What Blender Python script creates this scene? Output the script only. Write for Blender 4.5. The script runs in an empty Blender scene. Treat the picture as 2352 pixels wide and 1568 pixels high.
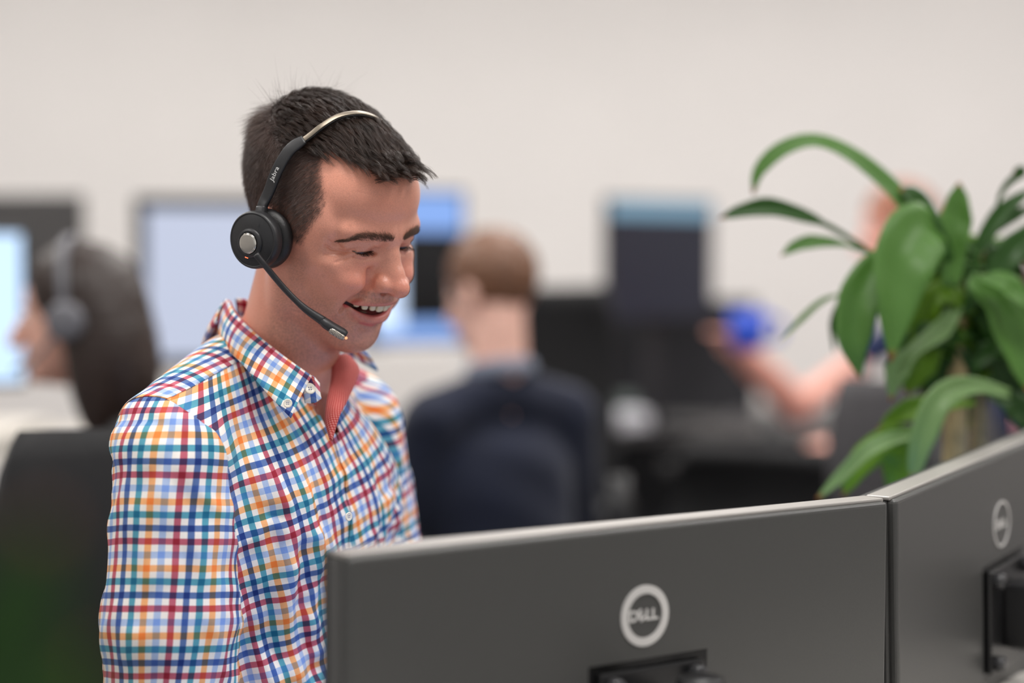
import bpy, bmesh, math, random
import numpy as np
from mathutils import Vector, Matrix, Euler
random.seed(7); rng = np.random.default_rng(7)
SC = bpy.context.scene
COL = SC.collection

# ------------------------------------------------------------------ camera
F_PX = 3920.0; CX, CY = 1176.0, 784.0
PITCH = math.radians(2.4)
CAM = np.array([0.0, 0.0, 1.20])
cam_d = bpy.data.cameras.new('camera'); cam = bpy.data.objects.new('camera', cam_d); COL.objects.link(cam)
cam.location = CAM; cam.rotation_euler = (math.pi/2 - PITCH, 0, 0)
cam_d.sensor_width = 36.0; cam_d.lens = F_PX*36.0/2352.0
cam_d.clip_start = 0.02; cam_d.clip_end = 60
cam_d.dof.use_dof = True; cam_d.dof.focus_distance = 1.658; cam_d.dof.aperture_fstop = 1.25
SC.camera = cam
C_F = np.array([0, math.cos(PITCH), -math.sin(PITCH)]); C_U = np.array([0, math.sin(PITCH), math.cos(PITCH)]); C_R = np.array([1.0, 0, 0])
def at(px, py, d):
    return CAM + C_R*((px-CX)/F_PX*d) + C_F*d + C_U*((CY-py)/F_PX*d)
def cam2world(v):
    return CAM + v[0]*C_R + v[1]*C_F + v[2]*C_U
def to_px(P):
    P = np.asarray(P) - CAM; d = P@C_F
    return np.stack([CX + F_PX*(P@C_R)/d, CY - F_PX*(P@C_U)/d], -1)

# ------------------------------------------------------------------ world and light
w = bpy.data.worlds.new('world'); SC.world = w; w.use_nodes = True
w.node_tree.nodes['Background'].inputs[0].default_value = (1.0, 0.985, 0.975, 1)
w.node_tree.nodes['Background'].inputs[1].default_value = 0.5
def area(name, loc, rot, sx, sy, power, col=(1, .975, .95)):
    l = bpy.data.lights.new(name, 'AREA'); l.shape = 'RECTANGLE'; l.size = sx; l.size_y = sy; l.energy = power; l.color = col
    o = bpy.data.objects.new(name, l); COL.objects.link(o); o.location = loc; o.rotation_euler = rot
    return o
PANELS = [(-2.2, 1.2), (0.2, 1.0), (2.4, 1.2), (-2.2, 3.6), (0.2, 3.4), (2.4, 3.6), (-2.2, 5.6), (0.2, 5.4), (2.4, 5.6)]
CEIL = 3.25
for i, (x, y) in enumerate(PANELS):
    area('ceiling_panel_light', (x, y, CEIL-0.03), (0, 0, 0), 1.15, 0.55, 29)
SC.view_settings.view_transform = 'Standard'; SC.view_settings.look = 'None'
SC.view_settings.gamma = 1.0; SC.view_settings.use_curve_mapping = False
SC.view_settings.exposure = 0.36
# ------------------------------------------------------------------ helpers
def srgb(r, g=None, b=None):
    if g is None: r, g, b = r
    f = lambda c: (c/255/12.92 if c/255 <= .04045 else ((c/255+.055)/1.055)**2.4)
    return (f(r), f(g), f(b), 1.0)
MATS = {}
def mat(name, col=(128, 128, 128), rough=.5, metal=0.0, noise=0.0, nscale=30.0, bump=0.0, bscale=200.0, emit=0.0, spec=.5, sub=0.0, subr=(.01, .004, .002), attr=None, sheen=0.0, trans=0.0, coat=0.0):
    if name in MATS: return MATS[name]
    m = bpy.data.materials.new(name); m.use_nodes = True; MATS[name] = m
    nt = m.node_tree; b = nt.nodes['Principled BSDF']
    c = srgb(col)
    b.inputs['Base Color'].default_value = c; b.inputs['Roughness'].default_value = rough; b.inputs['Metallic'].default_value = metal
    b.inputs['Specular IOR Level'].default_value = spec
    if coat: b.inputs['Coat Weight'].default_value = coat; b.inputs['Coat Roughness'].default_value = .24
    if sheen: b.inputs['Sheen Weight'].default_value = sheen
    if trans: b.inputs['Transmission Weight'].default_value = trans
    if sub:
        b.inputs['Subsurface Weight'].default_value = sub; b.inputs['Subsurface Radius'].default_value = subr; b.inputs['Subsurface Scale'].default_value = 1.0
    if emit:
        b.inputs['Emission Color'].default_value = c; b.inputs['Emission Strength'].default_value = emit; b.inputs['Base Color'].default_value = (c[0]*.1, c[1]*.1, c[2]*.1, 1)
    src = None
    if attr:
        a = nt.nodes.new('ShaderNodeVertexColor'); a.layer_name = attr; src = a.outputs['Color']
    if noise or bump:
        tc = nt.nodes.new('ShaderNodeTexCoord')
    if noise:
        n = nt.nodes.new('ShaderNodeTexNoise'); n.inputs['Scale'].default_value = nscale; n.inputs['Detail'].default_value = 4
        nt.links.new(tc.outputs['Object'], n.inputs['Vector'])
        mr = nt.nodes.new('ShaderNodeMapRange'); mr.inputs['From Min'].default_value = .3; mr.inputs['From Max'].default_value = .7
        mr.inputs['To Min'].default_value = 1-noise; mr.inputs['To Max'].default_value = 1+noise
        nt.links.new(n.outputs['Fac'], mr.inputs['Value'])
        mx = nt.nodes.new('ShaderNodeVectorMath'); mx.operation = 'SCALE'
        if src: nt.links.new(src, mx.inputs[0])
        else: mx.inputs[0].default_value = c[:3]
        nt.links.new(mr.outputs['Result'], mx.inputs['Scale']); src = mx.outputs['Vector']
    if src: nt.links.new(src, b.inputs['Base Color'])
    if bump:
        n2 = nt.nodes.new('ShaderNodeTexNoise'); n2.inputs['Scale'].default_value = bscale; n2.inputs['Detail'].default_value = 3
        nt.links.new(tc.outputs['Object'], n2.inputs['Vector'])
        bp = nt.nodes.new('ShaderNodeBump'); bp.inputs['Strength'].default_value = bump; bp.inputs['Distance'].default_value = .001
        nt.links.new(n2.outputs['Fac'], bp.inputs['Height']); nt.links.new(bp.outputs['Normal'], b.inputs['Normal'])
    return m
def link(name, me, material, parent=None, smooth=True):
    o = bpy.data.objects.new(name, me); COL.objects.link(o)
    if material is not None:
        for m in (material if isinstance(material, (list, tuple)) else [material]): me.materials.append(m)
    if smooth: me.shade_smooth()
    if parent is not None: o.parent = parent
    return o
def mesh(name, V, F, material=None, parent=None, smooth=True):
    me = bpy.data.meshes.new(name); me.from_pydata([tuple(map(float, v)) for v in V], [], [tuple(map(int, f)) for f in F]); me.update()
    return link(name, me, material, parent, smooth)
def fast_mesh(name, V, F, material=None, parent=None, smooth=True):
    """V (n,3) float array, F (m,k) int array, all faces with k corners."""
    V = np.asarray(V, np.float32); F = np.asarray(F, np.int32); m, k = F.shape
    me = bpy.data.meshes.new(name); me.vertices.add(len(V)); me.vertices.foreach_set('co', V.ravel())
    me.loops.add(m*k); me.loops.foreach_set('vertex_index', F.ravel())
    me.polygons.add(m); me.polygons.foreach_set('loop_start', np.arange(0, m*k, k, dtype=np.int32))
    me.update(calc_edges=True); me.validate()
    return link(name, me, material, parent, smooth)
def bm_obj(name, bm, material=None, parent=None, smooth=False, angle=None):
    bmesh.ops.recalc_face_normals(bm, faces=bm.faces)
    me = bpy.data.meshes.new(name); bm.to_mesh(me); bm.free()
    o = link(name, me, material, parent, smooth)
    if angle is not None: me.set_sharp_from_angle(angle=angle)
    return o
def empty(name, loc=(0, 0, 0), parent=None):
    o = bpy.data.objects.new(name, None); COL.objects.link(o); o.location = loc; o.empty_display_size = .05
    if parent is not None: o.parent = parent
    return o
def tag(o, label=None, cat=None, group=None, kind=None):
    if label: o['label'] = label
    if cat: o['category'] = cat
    if group: o['group'] = group
    if kind: o['kind'] = kind
    return o
def wmat(o):
    M = Matrix.LocRotScale(o.location, o.rotation_euler, o.scale)
    return M if o.parent is None else wmat(o.parent)@o.matrix_parent_inverse@M
def child(o, p=None):
    """parent o to p and keep it where it stands"""
    p = p or man; o.parent = p; o.matrix_parent_inverse = wmat(p).inverted(); return o
def box(bm, c, s, M=None, bevel=0.0, seg=2):
    r = bmesh.ops.create_cube(bm, size=1.0); vs = r['verts']
    for v in vs: v.co = Vector((v.co.x*s[0], v.co.y*s[1], v.co.z*s[2]))
    if bevel:
        es = list({e for v in vs for e in v.link_edges})
        rr = bmesh.ops.bevel(bm, geom=es, offset=bevel, segments=seg, affect='EDGES', profile=.5)
        vs = [v for v in rr['verts']] + [v for v in vs if v.is_valid]
        vs = list(set(vs))
    T = Matrix.Translation(Vector(c))
    if M is not None: T = M @ T
    for v in vs: v.co = T @ v.co
    return vs
def catmull(P, n):
    P = np.asarray(P, float); k = len(P)
    Q = np.vstack([2*P[0]-P[1], P, 2*P[-1]-P[-2]]); out = []
    for t in np.linspace(0, k-1-1e-9, n):
        i = int(t); u = t-i; a, b, c, d = Q[i:i+4]
        out.append(.5*((2*b)+(-a+c)*u+(2*a-5*b+4*c-d)*u*u+(-a+3*b-3*c+d)*u**3))
    return np.array(out)
def frames(P):
    P = np.asarray(P, float); T = np.gradient(P, axis=0); T /= np.linalg.norm(T, axis=1)[:, None]+1e-12
    n = np.cross(T[0], [0, 0, 1.0])
    if np.linalg.norm(n) < 1e-3: n = np.cross(T[0], [0, 1.0, 0])
    N = [n/np.linalg.norm(n)]
    for i in range(1, len(P)):
        v = N[-1]-T[i]*(N[-1]@T[i]); N.append(v/np.linalg.norm(v))
    N = np.array(N); return T, N, np.cross(T, N)
def tube_vf(P, R, seg=12, ry=None, cap=True):
    """swept tube; R radius per point along N, ry along B"""
    P = np.asarray(P, float); n = len(P); R = np.broadcast_to(np.asarray(R, float), (n,)); RY = R if ry is None else np.broadcast_to(np.asarray(ry, float), (n,))
    T, N, B = frames(P); a = np.linspace(0, 2*np.pi, seg, endpoint=False)
    V = (P[:, None]+N[:, None]*(np.cos(a)[None, :, None]*R[:, None, None])+B[:, None]*(np.sin(a)[None, :, None]*RY[:, None, None])).reshape(-1, 3)
    F = [(i*seg+j, i*seg+(j+1) % seg, (i+1)*seg+(j+1) % seg, (i+1)*seg+j) for i in range(n-1) for j in range(seg)]
    if cap: F += [tuple(range(seg))[::-1], tuple((n-1)*seg+j for j in range(seg))]
    return V, F
def tube(name, P, R, material, parent=None, seg=12, ry=None, cap=True):
    V, F = tube_vf(P, R, seg, ry, cap); return mesh(name, V, F, material, parent)
def lathe_vf(prof, seg=32):
    """prof [(radius, z)] about z"""
    V = []; F = []
    for r, z in prof:
        for j in range(seg):
            a = 2*math.pi*j/seg; V.append((r*math.cos(a), r*math.sin(a), z))
    for i in range(len(prof)-1):
        for j in range(seg): F.append((i*seg+j, i*seg+(j+1) % seg, (i+1)*seg+(j+1) % seg, (i+1)*seg+j))
    F.append(tuple(range(seg))[::-1]); F.append(tuple((len(prof)-1)*seg+j for j in range(seg)))
    return np.array(V), F
def xf(V, M):
    V = np.asarray(V, float); M = np.array(M); return V@M[:3, :3].T+M[:3, 3]
def basis(o, x, y, z):
    M = np.eye(4); M[:3, 0] = x; M[:3, 1] = y; M[:3, 2] = z; M[:3, 3] = o; return M
def nrm(v): v = np.asarray(v, float); return v/np.linalg.norm(v)

# ------------------------------------------------------------------ signed distance modelling
def smin(a, b, k):
    h = np.clip(.5+.5*(b-a)/k, 0, 1); return b*(1-h)+a*h-k*h*(1-h)
def smax(a, b, k): return -smin(-a, -b, k)
def ell(p, c, r):
    q = p-np.asarray(c, float); r = np.asarray(r, float)
    k0 = np.linalg.norm(q/r, axis=-1); k1 = np.linalg.norm(q/(r*r), axis=-1)+1e-9
    return k0*(k0-1)/k1
def cap(p, a, b, ra, rb=None):
    if rb is None: rb = ra
    a = np.asarray(a, float); b = np.asarray(b, float); ab = b-a
    t = np.clip((p-a)@ab/(ab@ab), 0, 1)
    return np.linalg.norm(p-a-t[..., None]*ab, axis=-1)-(ra+(rb-ra)*t)
def chain(p, pts, k=None):
    d = None
    for (a, ra), (b, rb) in zip(pts[:-1], pts[1:]):
        e = cap(p, a, b, ra, rb); d = e if d is None else (np.minimum(d, e) if k is None else smin(d, e, k))
    return d
def sdf_mesh(fn, lo, hi, h, coarse=4):
    """narrow-band surface nets -> V, quads"""
    lo = np.asarray(lo, float); hi = np.asarray(hi, float); n = (np.ceil((hi-lo)/h/coarse).astype(int)+1)*coarse+1
    nc = (n-1)//coarse+1
    gc = np.stack(np.meshgrid(*[lo[i]+np.arange(nc[i])*h*coarse for i in range(3)], indexing='ij'), -1)
    dc = fn(gc.reshape(-1, 3)).reshape(nc)
    D = dc
    for ax in range(3):
        m = D.shape[ax]; x = np.arange((m-1)*coarse+1)/coarse; i = np.minimum(x.astype(int), m-2); u = x-i
        sh = [1, 1, 1]; sh[ax] = -1
        D = np.take(D, i, ax)*(1-u.reshape(sh))+np.take(D, i+1, ax)*u.reshape(sh)
    idx = np.argwhere(np.abs(D) < h*coarse*1.6)
    P = lo+idx*h; out = np.empty(len(P))
    for s in range(0, len(P), 200000): out[s:s+200000] = fn(P[s:s+200000])
    D[tuple(idx.T)] = out
    S = D < 0
    # cells with sign change
    c = np.zeros(np.array(S.shape)-1, int)
    for dx in (0, 1):
        for dy in (0, 1):
            for dz in (0, 1): c += S[dx:S.shape[0]-1+dx, dy:S.shape[1]-1+dy, dz:S.shape[2]-1+dz]
    act = (c > 0) & (c < 8); ci = np.argwhere(act); vid = -np.ones(act.shape, int); vid[act] = np.arange(len(ci))
    acc = np.zeros((len(ci), 3)); cnt = np.zeros(len(ci))
    corners = [(a, b, e) for a in (0, 1) for b in (0, 1) for e in (0, 1)]
    for a in corners:
        for ax in range(3):
            if a[ax]: continue
            b = list(a); b[ax] = 1
            da = D[tuple((ci+a).T)]; db = D[tuple((ci+b).T)]; m = (da < 0) != (db < 0)
            t = np.where(m, da/(da-db+1e-12), 0)
            q = np.repeat(np.array([a], float), len(ci), 0); q[:, ax] += t
            acc[m] += q[m]; cnt[m] += 1
    V = lo+(ci+acc/cnt[:, None])*h
    Q = []
    for ax in range(3):
        o1, o2 = (ax+1) % 3, (ax+2) % 3
        sl0 = [slice(None)]*3; sl1 = [slice(None)]*3; sl0[ax] = slice(0, -1); sl1[ax] = slice(1, None)
        A = S[tuple(sl0)]; B = S[tuple(sl1)]; e = np.argwhere(A != B)
        e = e[(e[:, o1] > 0) & (e[:, o2] > 0) & (e[:, o1] < S.shape[o1]-1) & (e[:, o2] < S.shape[o2]-1)]
        flip = A[tuple(e.T)]
        def g(d1, d2):
            k = e.copy(); k[:, o1] -= d1; k[:, o2] -= d2; return vid[tuple(k.T)]
        q = np.stack([g(1, 1), g(0, 1), g(0, 0), g(1, 0)], 1)
        q[~flip] = q[~flip][:, ::-1]
        Q.append(q)
    return V, np.concatenate(Q)
def grad(fn, P, e=.3):
    g = np.stack([fn(P+np.eye(3)[i]*e)-fn(P-np.eye(3)[i]*e) for i in range(3)], -1)
    return g/(np.linalg.norm(g, axis=1)[:, None]+1e-12)
def project(fn, P, it=3, e=.3):
    P = np.array(P, float)
    for _ in range(it):
        g = grad(fn, P, e); P -= g*np.clip(fn(P), -6, 6)[:, None]
    return P, grad(fn, P, e)
# ------------------------------------------------------------------ room
def struct(name, V, F, m): return tag(mesh(name, V, F, m, None, False), kind='structure')
WALL = mat('wall_paint', (232, 228, 225), .9, noise=.015, nscale=3, bump=.05, bscale=300, spec=.2)
X0, X1, Y0, Y1 = -5.2, 5.4, -2.6, 7.6
def slab(name, lo, hi, m):
    bm = bmesh.new(); lo = np.array(lo, float); hi = np.array(hi, float); box(bm, (lo+hi)/2, hi-lo); o = bm_obj(name, bm, m); return tag(o, kind='structure')
slab('floor', (X0, Y0, -.08), (X1, Y1, 0), mat('carpet_grey', (112, 112, 116), .95, noise=.15, nscale=120, bump=.4, bscale=500))
slab('ceiling', (X0, Y0, CEIL), (X1, Y1, CEIL+.08), mat('ceiling_white', (236, 234, 230), .9, noise=.02, nscale=20))
slab('wall_back', (X0, Y1, 0), (X1, Y1+.1, CEIL), WALL)
slab('wall_left', (X0-.1, Y0, 0), (X0, Y1+.1, CEIL), WALL)
slab('wall_right', (X1, Y0, 0), (X1+.1, Y1+.1, CEIL), WALL)
slab('baseboard_back', (X0, Y1-.015, 0), (X1, Y1, .1), mat('baseboard_grey', (170, 168, 166), .6))
for i, (x, y) in enumerate(PANELS):
    r = tag(empty('ceiling_light', (x, y, CEIL)), 'flat square-edged white ceiling light panel above the desks', 'ceiling light', 'ceiling light panels')
    bm = bmesh.new(); box(bm, (x, y, CEIL-.012), (1.2, .6, .022), None, .004); o = bm_obj('frame', bm, mat('light_frame', (230, 230, 230), .5)); child(o, r)
    bm = bmesh.new(); box(bm, (x, y, CEIL-.0245), (1.14, .54, .003)); o = bm_obj('diffuser', bm, mat('light_diffuser', (255, 248, 240), .6, emit=1.6)); child(o, r)
# ------------------------------------------------------------------ the man with the headset: frames
def head_rot(yaw, pitch, roll):
    B = np.array([[-1., 0, 0], [0, -1., 0], [0, 0, 1.]])
    c, s = math.cos(yaw), math.sin(yaw); Rz = np.array([[c, -s, 0], [s, c, 0], [0, 0, 1]])
    c, s = math.cos(pitch), math.sin(pitch); Rp = np.array([[1, 0, 0], [0, c, s], [0, -s, c]])
    c, s = math.cos(roll), math.sin(roll); Rr = np.array([[c, 0, s], [0, 1, 0], [-s, 0, c]])
    return Rz@B@Rp@Rr
CW = np.stack([C_R, C_F, C_U], 1)
HS = 0.98e-3
H_R = CW@head_rot(math.radians(53.5), math.radians(22), math.radians(8)); H_O = cam2world((-.1885, 1.75, .1077))
def h2w(P): return (np.asarray(P, float)*HS)@H_R.T+H_O
def w2h(P): return ((np.asarray(P, float)-H_O)@H_R)/HS
T_R = head_rot(math.radians(61), math.radians(3), math.radians(2)); T_O = at(612, 828, 1.79)
def t2w(P): return (np.asarray(P, float)*1e-3)@T_R.T+T_O
def w2t(P): return ((np.asarray(P, float)-T_O)@T_R)*1e3
def h2t(P): return w2t(h2w(P))
def t2h(P): return w2h(t2w(P))

# mouth curve in head millimetres: x lateral
def m_y(x): return 96.0-.0165*x*x
def m_z(x): return -47.2+.0034*x*x
def m_h(x): return 7.0*np.clip(1-(x/33.5)**2, 0, 1)**.8
EYE_C = np.array([29.5, 68.0, 15.8]); EYE_R = 12.3
def head_sdf(p0):
    p = np.array(p0, float); sx = p[:, 0].copy(); p[:, 0] = np.sqrt(sx*sx+.6)
    x, y, z = p[:, 0], p[:, 1], p[:, 2]
    d = ell(p, (0, -12, 50), (75, 93, 86))
    d = smin(d, ell(p, (0, -42, 74), (62, 60, 58)), 24)                      # crown and occiput
    d = smin(d, ell(p, (0, 34, 48), (58, 52, 54)), 16)
    d = smin(d, ell(p, (0, 40, 64), (59, 46, 38)), 16)                       # forehead
    d = smin(d, ell(p, (0, 38, -8), (58.5, 46, 62)), 20)                       # mid face
    d = smin(d, ell(p, (52, 12, -22), (16, 30, 44)), 18)                     # masseter / ramus
    d = smin(d, cap(p, (47, 12, -60), (15, 58, -86), 15, 15), 18)            # jaw
    d = smin(d, ell(p, (0, 53, -60), (36, 34, 34)), 16)                      # mouth barrel
    d = smin(d, ell(p, (0, 65, -88), (20, 16, 16)), 12)                      # chin
    d = smin(d, ell(p, (0, 40, -80), (32, 34, 20)), 14)                      # under chin
    d = smin(d, ell(p, (49.5, 51, -2), (17, 22, 15)), 14)                      # cheekbone
    d = smin(d, ell(p, (36, 66, -19), (20, 21, 17.5)), 15)                     # smiling cheek
    d = smin(d, ell(p, (41, 52, -45), (15, 22, 24)), 14)
    d = smin(d, cap(p, (5, 84, 31), (46, 69, 34), 10.5, 9), 12)                # brow ridge
    d = smin(d, ell(p, (62, 30, 30), (12, 30, 26)), 14)                      # temple
    # eye sockets
    d = smax(d, -ell(p, (27, 95, 15), (18, 19, 10.5)), 8)
    e = np.linalg.norm(p-EYE_C, axis=1)
    lid = e-14.0
    d = smin(d, lid, 5)
    d = smin(d, cap(p, (16, 80, 6), (42, 69, 2), 5, 7), 9)                 # lower lid pouch
    d = smin(d, cap(p, (20, 83, 24.5), (47, 69, 20), 4.5, 4.0), 5)           # upper lid hood
    # nose
    ns = chain(p, [((0, 84, 25), 7.0), ((0, 91, 12), 7.2), ((0, 101, -5), 8.5), ((0, 107.5, -14), 9.5)], 4)
    ns = smin(ns, ell(p, (0, 109, -17), (10.5, 11, 9.5)), 5)
    ns = smin(ns, cap(p, (0, 80, 8), (0, 92, -14), 14, 15), 8)
    ns = smin(ns, ell(p, (14, 96.5, -15.5), (7.5, 11, 8)), 6)
    d = smin(d, ns, 7)
    d = smin(d, ell(p, (0, 86, -30), (22, 11, 12)), 9)                        # philtrum base
    d = smax(d, -ell(p, (9, 101.5, -25), (5, 7.0, 4.2)), 2.0)            # nostril
    d = smax(d, -cap(p, (0, 103.5, -30), (0, 104.5, -36), 1.6), 3)           # philtrum groove
    # lips
    xc = np.clip(x, 0, 35); yy, zz, hh = m_y(xc), m_z(xc), m_h(xc)
    tp = np.sqrt(np.clip(1-(xc/36)**2, 0, 1))
    ul = np.sqrt((x-xc)**2+((y-(yy+.8-1.5*tp))/1.1)**2+(z-(zz+hh+3.2*tp))**2)-(1.2+3.3*tp)
    d = smin(d, ul, 5)
    ll = np.sqrt((x-xc)**2+((y-(yy-11.0*tp-.3))/1.1)**2+(z-(zz-hh-6.0*tp))**2)-(1.2+6.6*tp)
    d = smin(d, ll, 5)
    d = smax(d, -cap(p, (0, 91, -69), (16, 84, -67), 4.5, 3), 7)             # below lower lip
    # mouth cavity
    cav = np.maximum(np.maximum(np.abs(z-zz)-hh, x-33), 66-y)
    d = smax(d, -cav, 1.6)
    # smile fold and corners
    d = smax(d, -chain(p, [((20, 90, -8), 1.2), ((21.5, 88.5, -17), 2.0), ((28, 86.5, -26.5), 2.2), ((34, 83, -34.5), 2.2), ((38.5, 78.5, -42), 1.8), ((41, 74, -49), .6)]), 5.0)
    d = smax(d, -cap(p, (35.5, 83, -41), (37.5, 79, -44), 1.8, 1.4), 4)
    # eyelid slit, creases, crow's feet
    u = x-EYE_C[0]; wv = z-EYE_C[2]
    u = u+2.2; sl = np.clip(1-(u/12.4)**2, 0, 1)
    zc = -2.2+.03*u; hh2 = 1.7*sl**.7
    slit = np.maximum(np.maximum(np.abs(wv-zc)-hh2, np.abs(u)-12.4), EYE_C[1]-y)
    d = smax(d, -slit, 1.0)
    cre = chain(p, [((18.5, 85.5, 19), .5), ((26, 86.5, 22.2), .8), ((36, 83, 21.5), .8), ((45, 73.5, 16), .5)])
    d = smax(d, -cre, 2.0)
    def groove(P2, pts, amp, wd):
        D = None
        for A, B in zip(pts[:-1], pts[1:]):
            A = np.array(A, float); ab = np.array(B, float)-A; t = np.clip((P2-A)@ab/(ab@ab), 0, 1); e2 = np.linalg.norm(P2-A-t[:, None]*ab, axis=1); D = e2 if D is None else np.minimum(D, e2)
        return amp*np.exp(-(D/wd)**2)
    yz = np.stack([y, z], 1); xz = np.stack([x, z], 1); lat = np.clip((x-36)/8, 0, 1); fr = np.clip((y-55)/10, 0, 1)
    sz = np.stack([(y-x)/1.4142, z], 1); lat = np.clip((x-12)/5, 0, 1)*np.clip((y-46)/6, 0, 1)
    for pts, amp in (([(26.2, 15.8), (16.8, 13.4), (3.1, 13.2), (-4.7, 16.8)], 1.2), ([(16.4, 12.0), (3.6, 9.7), (-3.5, 7.8)], .8), ([(27.4, 10.6), (18.4, 8), (8.7, 2.7)], .9), ([(47, 12.6), (42.7, 9.6), (35.7, 7.0), (25, 9.8)], 1.1), ([(14.8, 17.4), (1.4, 20.5), (-5.7, 25)], .6)):
        d = d+lat*groove(sz, pts, amp, 1.25)
    for pts, amp in (([(0, 74.5), (45, 76)], .25), ([(0, 62), (40, 64)], .2)): d = d+fr*groove(xz, pts, amp, 1.3)
    d = d+fr*groove(xz, [(21.5, -5), (23, -12), (23, -19), (27, -28), (32.5, -37), (36.5, -44), (39, -51)], 3.0, 2.7)
    d = d-fr*2.4*np.exp(-((x-36)/12)**2-((z+16)/10)**2)
    # ear
    q = p-np.array([76, -11, 2.0]); c, s = math.cos(.35), math.sin(.35)
    q = np.stack([q[:, 0]*c-q[:, 1]*s*0-0*q[:, 0], q[:, 1]*math.cos(.25)+q[:, 2]*math.sin(.25), -q[:, 1]*math.sin(.25)+q[:, 2]*math.cos(.25)], 1)
    er = ell(q, (2, -2, 0), (7, 17, 32)); er = smax(er, -ell(q, (9, 2, 2), (6, 10, 20)), 3)
    d = smin(d, er, 5)
    # neck and upper chest
    d = smin(d, neck_sdf(np.stack([sx, p0[:, 1], p0[:, 2]], 1)), 14)
    return d
NK_B = t2h(np.array([[0, 18, -24.0]]))[0]
def neck_sdf(p):
    a = np.array([0, -18, -18.0])
    d = cap(p, a, NK_B, 52, 55)
    q = h2t(p); qa = q.copy(); qa[:, 0] = np.abs(qa[:, 0])
    d = smin(d, ell(qa, (0, 10, -150), (135, 88, 130)), 30)
    d = smin(d, cap(qa, (30, -10, -20), (150, -8, -62), 46, 40), 30)
    d = smax(d, -cap(qa, (0, 66, -38), (0, 82, -62), 6), 14)
    scm = cap(p, (58, -14, -8), t2h(np.array([[16, 52, -48.]]))[0], 9, 7)
    return smin(d, scm, 14)
def sstep(x, a, b): t = np.clip((x-a)/(b-a), 0, 1); return t*t*(3-2*t)
def poly_sd(P, poly):
    """signed distance to polygon, positive inside; P (n,2)"""
    poly = np.asarray(poly, float); d = np.full(len(P), 1e9); ins = np.zeros(len(P), bool)
    for a, b in zip(poly, np.roll(poly, -1, 0)):
        ab = b-a; t = np.clip(((P-a)@ab)/(ab@ab), 0, 1); d = np.minimum(d, np.linalg.norm(P-a-t[:, None]*ab, axis=1))
        c = ((a[1] > P[:, 1]) != (b[1] > P[:, 1])) & (P[:, 0] < (b[0]-a[0])*(P[:, 1]-a[1])/(b[1]-a[1]+1e-12)+a[0]); ins ^= c
    return np.where(ins, d, -d)
HAIR_POLY = [(76, 86), (71, 93), (60, 98), (43, 103), (30, 105), (26, 100), (30, 90), (40, 76), (48, 63), (51, 49), (46, 36), (41, 23), (38, 12), (31, 6), (20, 8), (4, 16), (-18, 8), (-30, -10), (-45, -44), (-66, -66), (-140, -70), (-140, 170), (90, 170)]
def vnoise(P, scale, seed=0):
    """cheap smooth value noise in [0,1]"""
    r = np.random.default_rng(seed); ph = r.uniform(0, 6.28, (10,)); K = r.normal(size=(10, 3))
    s = sum(np.sin(P@(K[i]*scale*(1+.35*i))+ph[i]) for i in range(10)); return np.clip(.5+s/9, 0, 1)
def scalp_sdf(p):
    p = np.array(p, float); p[:, 0] = np.abs(p[:, 0])
    d = ell(p, (0, -12, 50), (75, 93, 86)); d = smin(d, ell(p, (0, -42, 74), (62, 60, 58)), 24); d = smin(d, ell(p, (0, 34, 48), (58, 52, 54)), 16)
    d = smin(d, ell(p, (0, 40, 64), (59, 46, 38)), 16); d = smin(d, ell(p, (62, 30, 30), (12, 30, 26)), 14)
    d = smin(d, cap(p, (0, -18, -18), NK_B, 52, 55), 14); return d
man = tag(empty('person', (T_O[0], T_O[1], 0)), 'smiling man in a multicoloured checked shirt looking down at his screens', 'person')
Vh, Qh = sdf_mesh(head_sdf, (-100, -124, -215), (100, 128, 148), 1.3)
Vh, Nh = project(head_sdf, Vh, 2)
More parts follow.
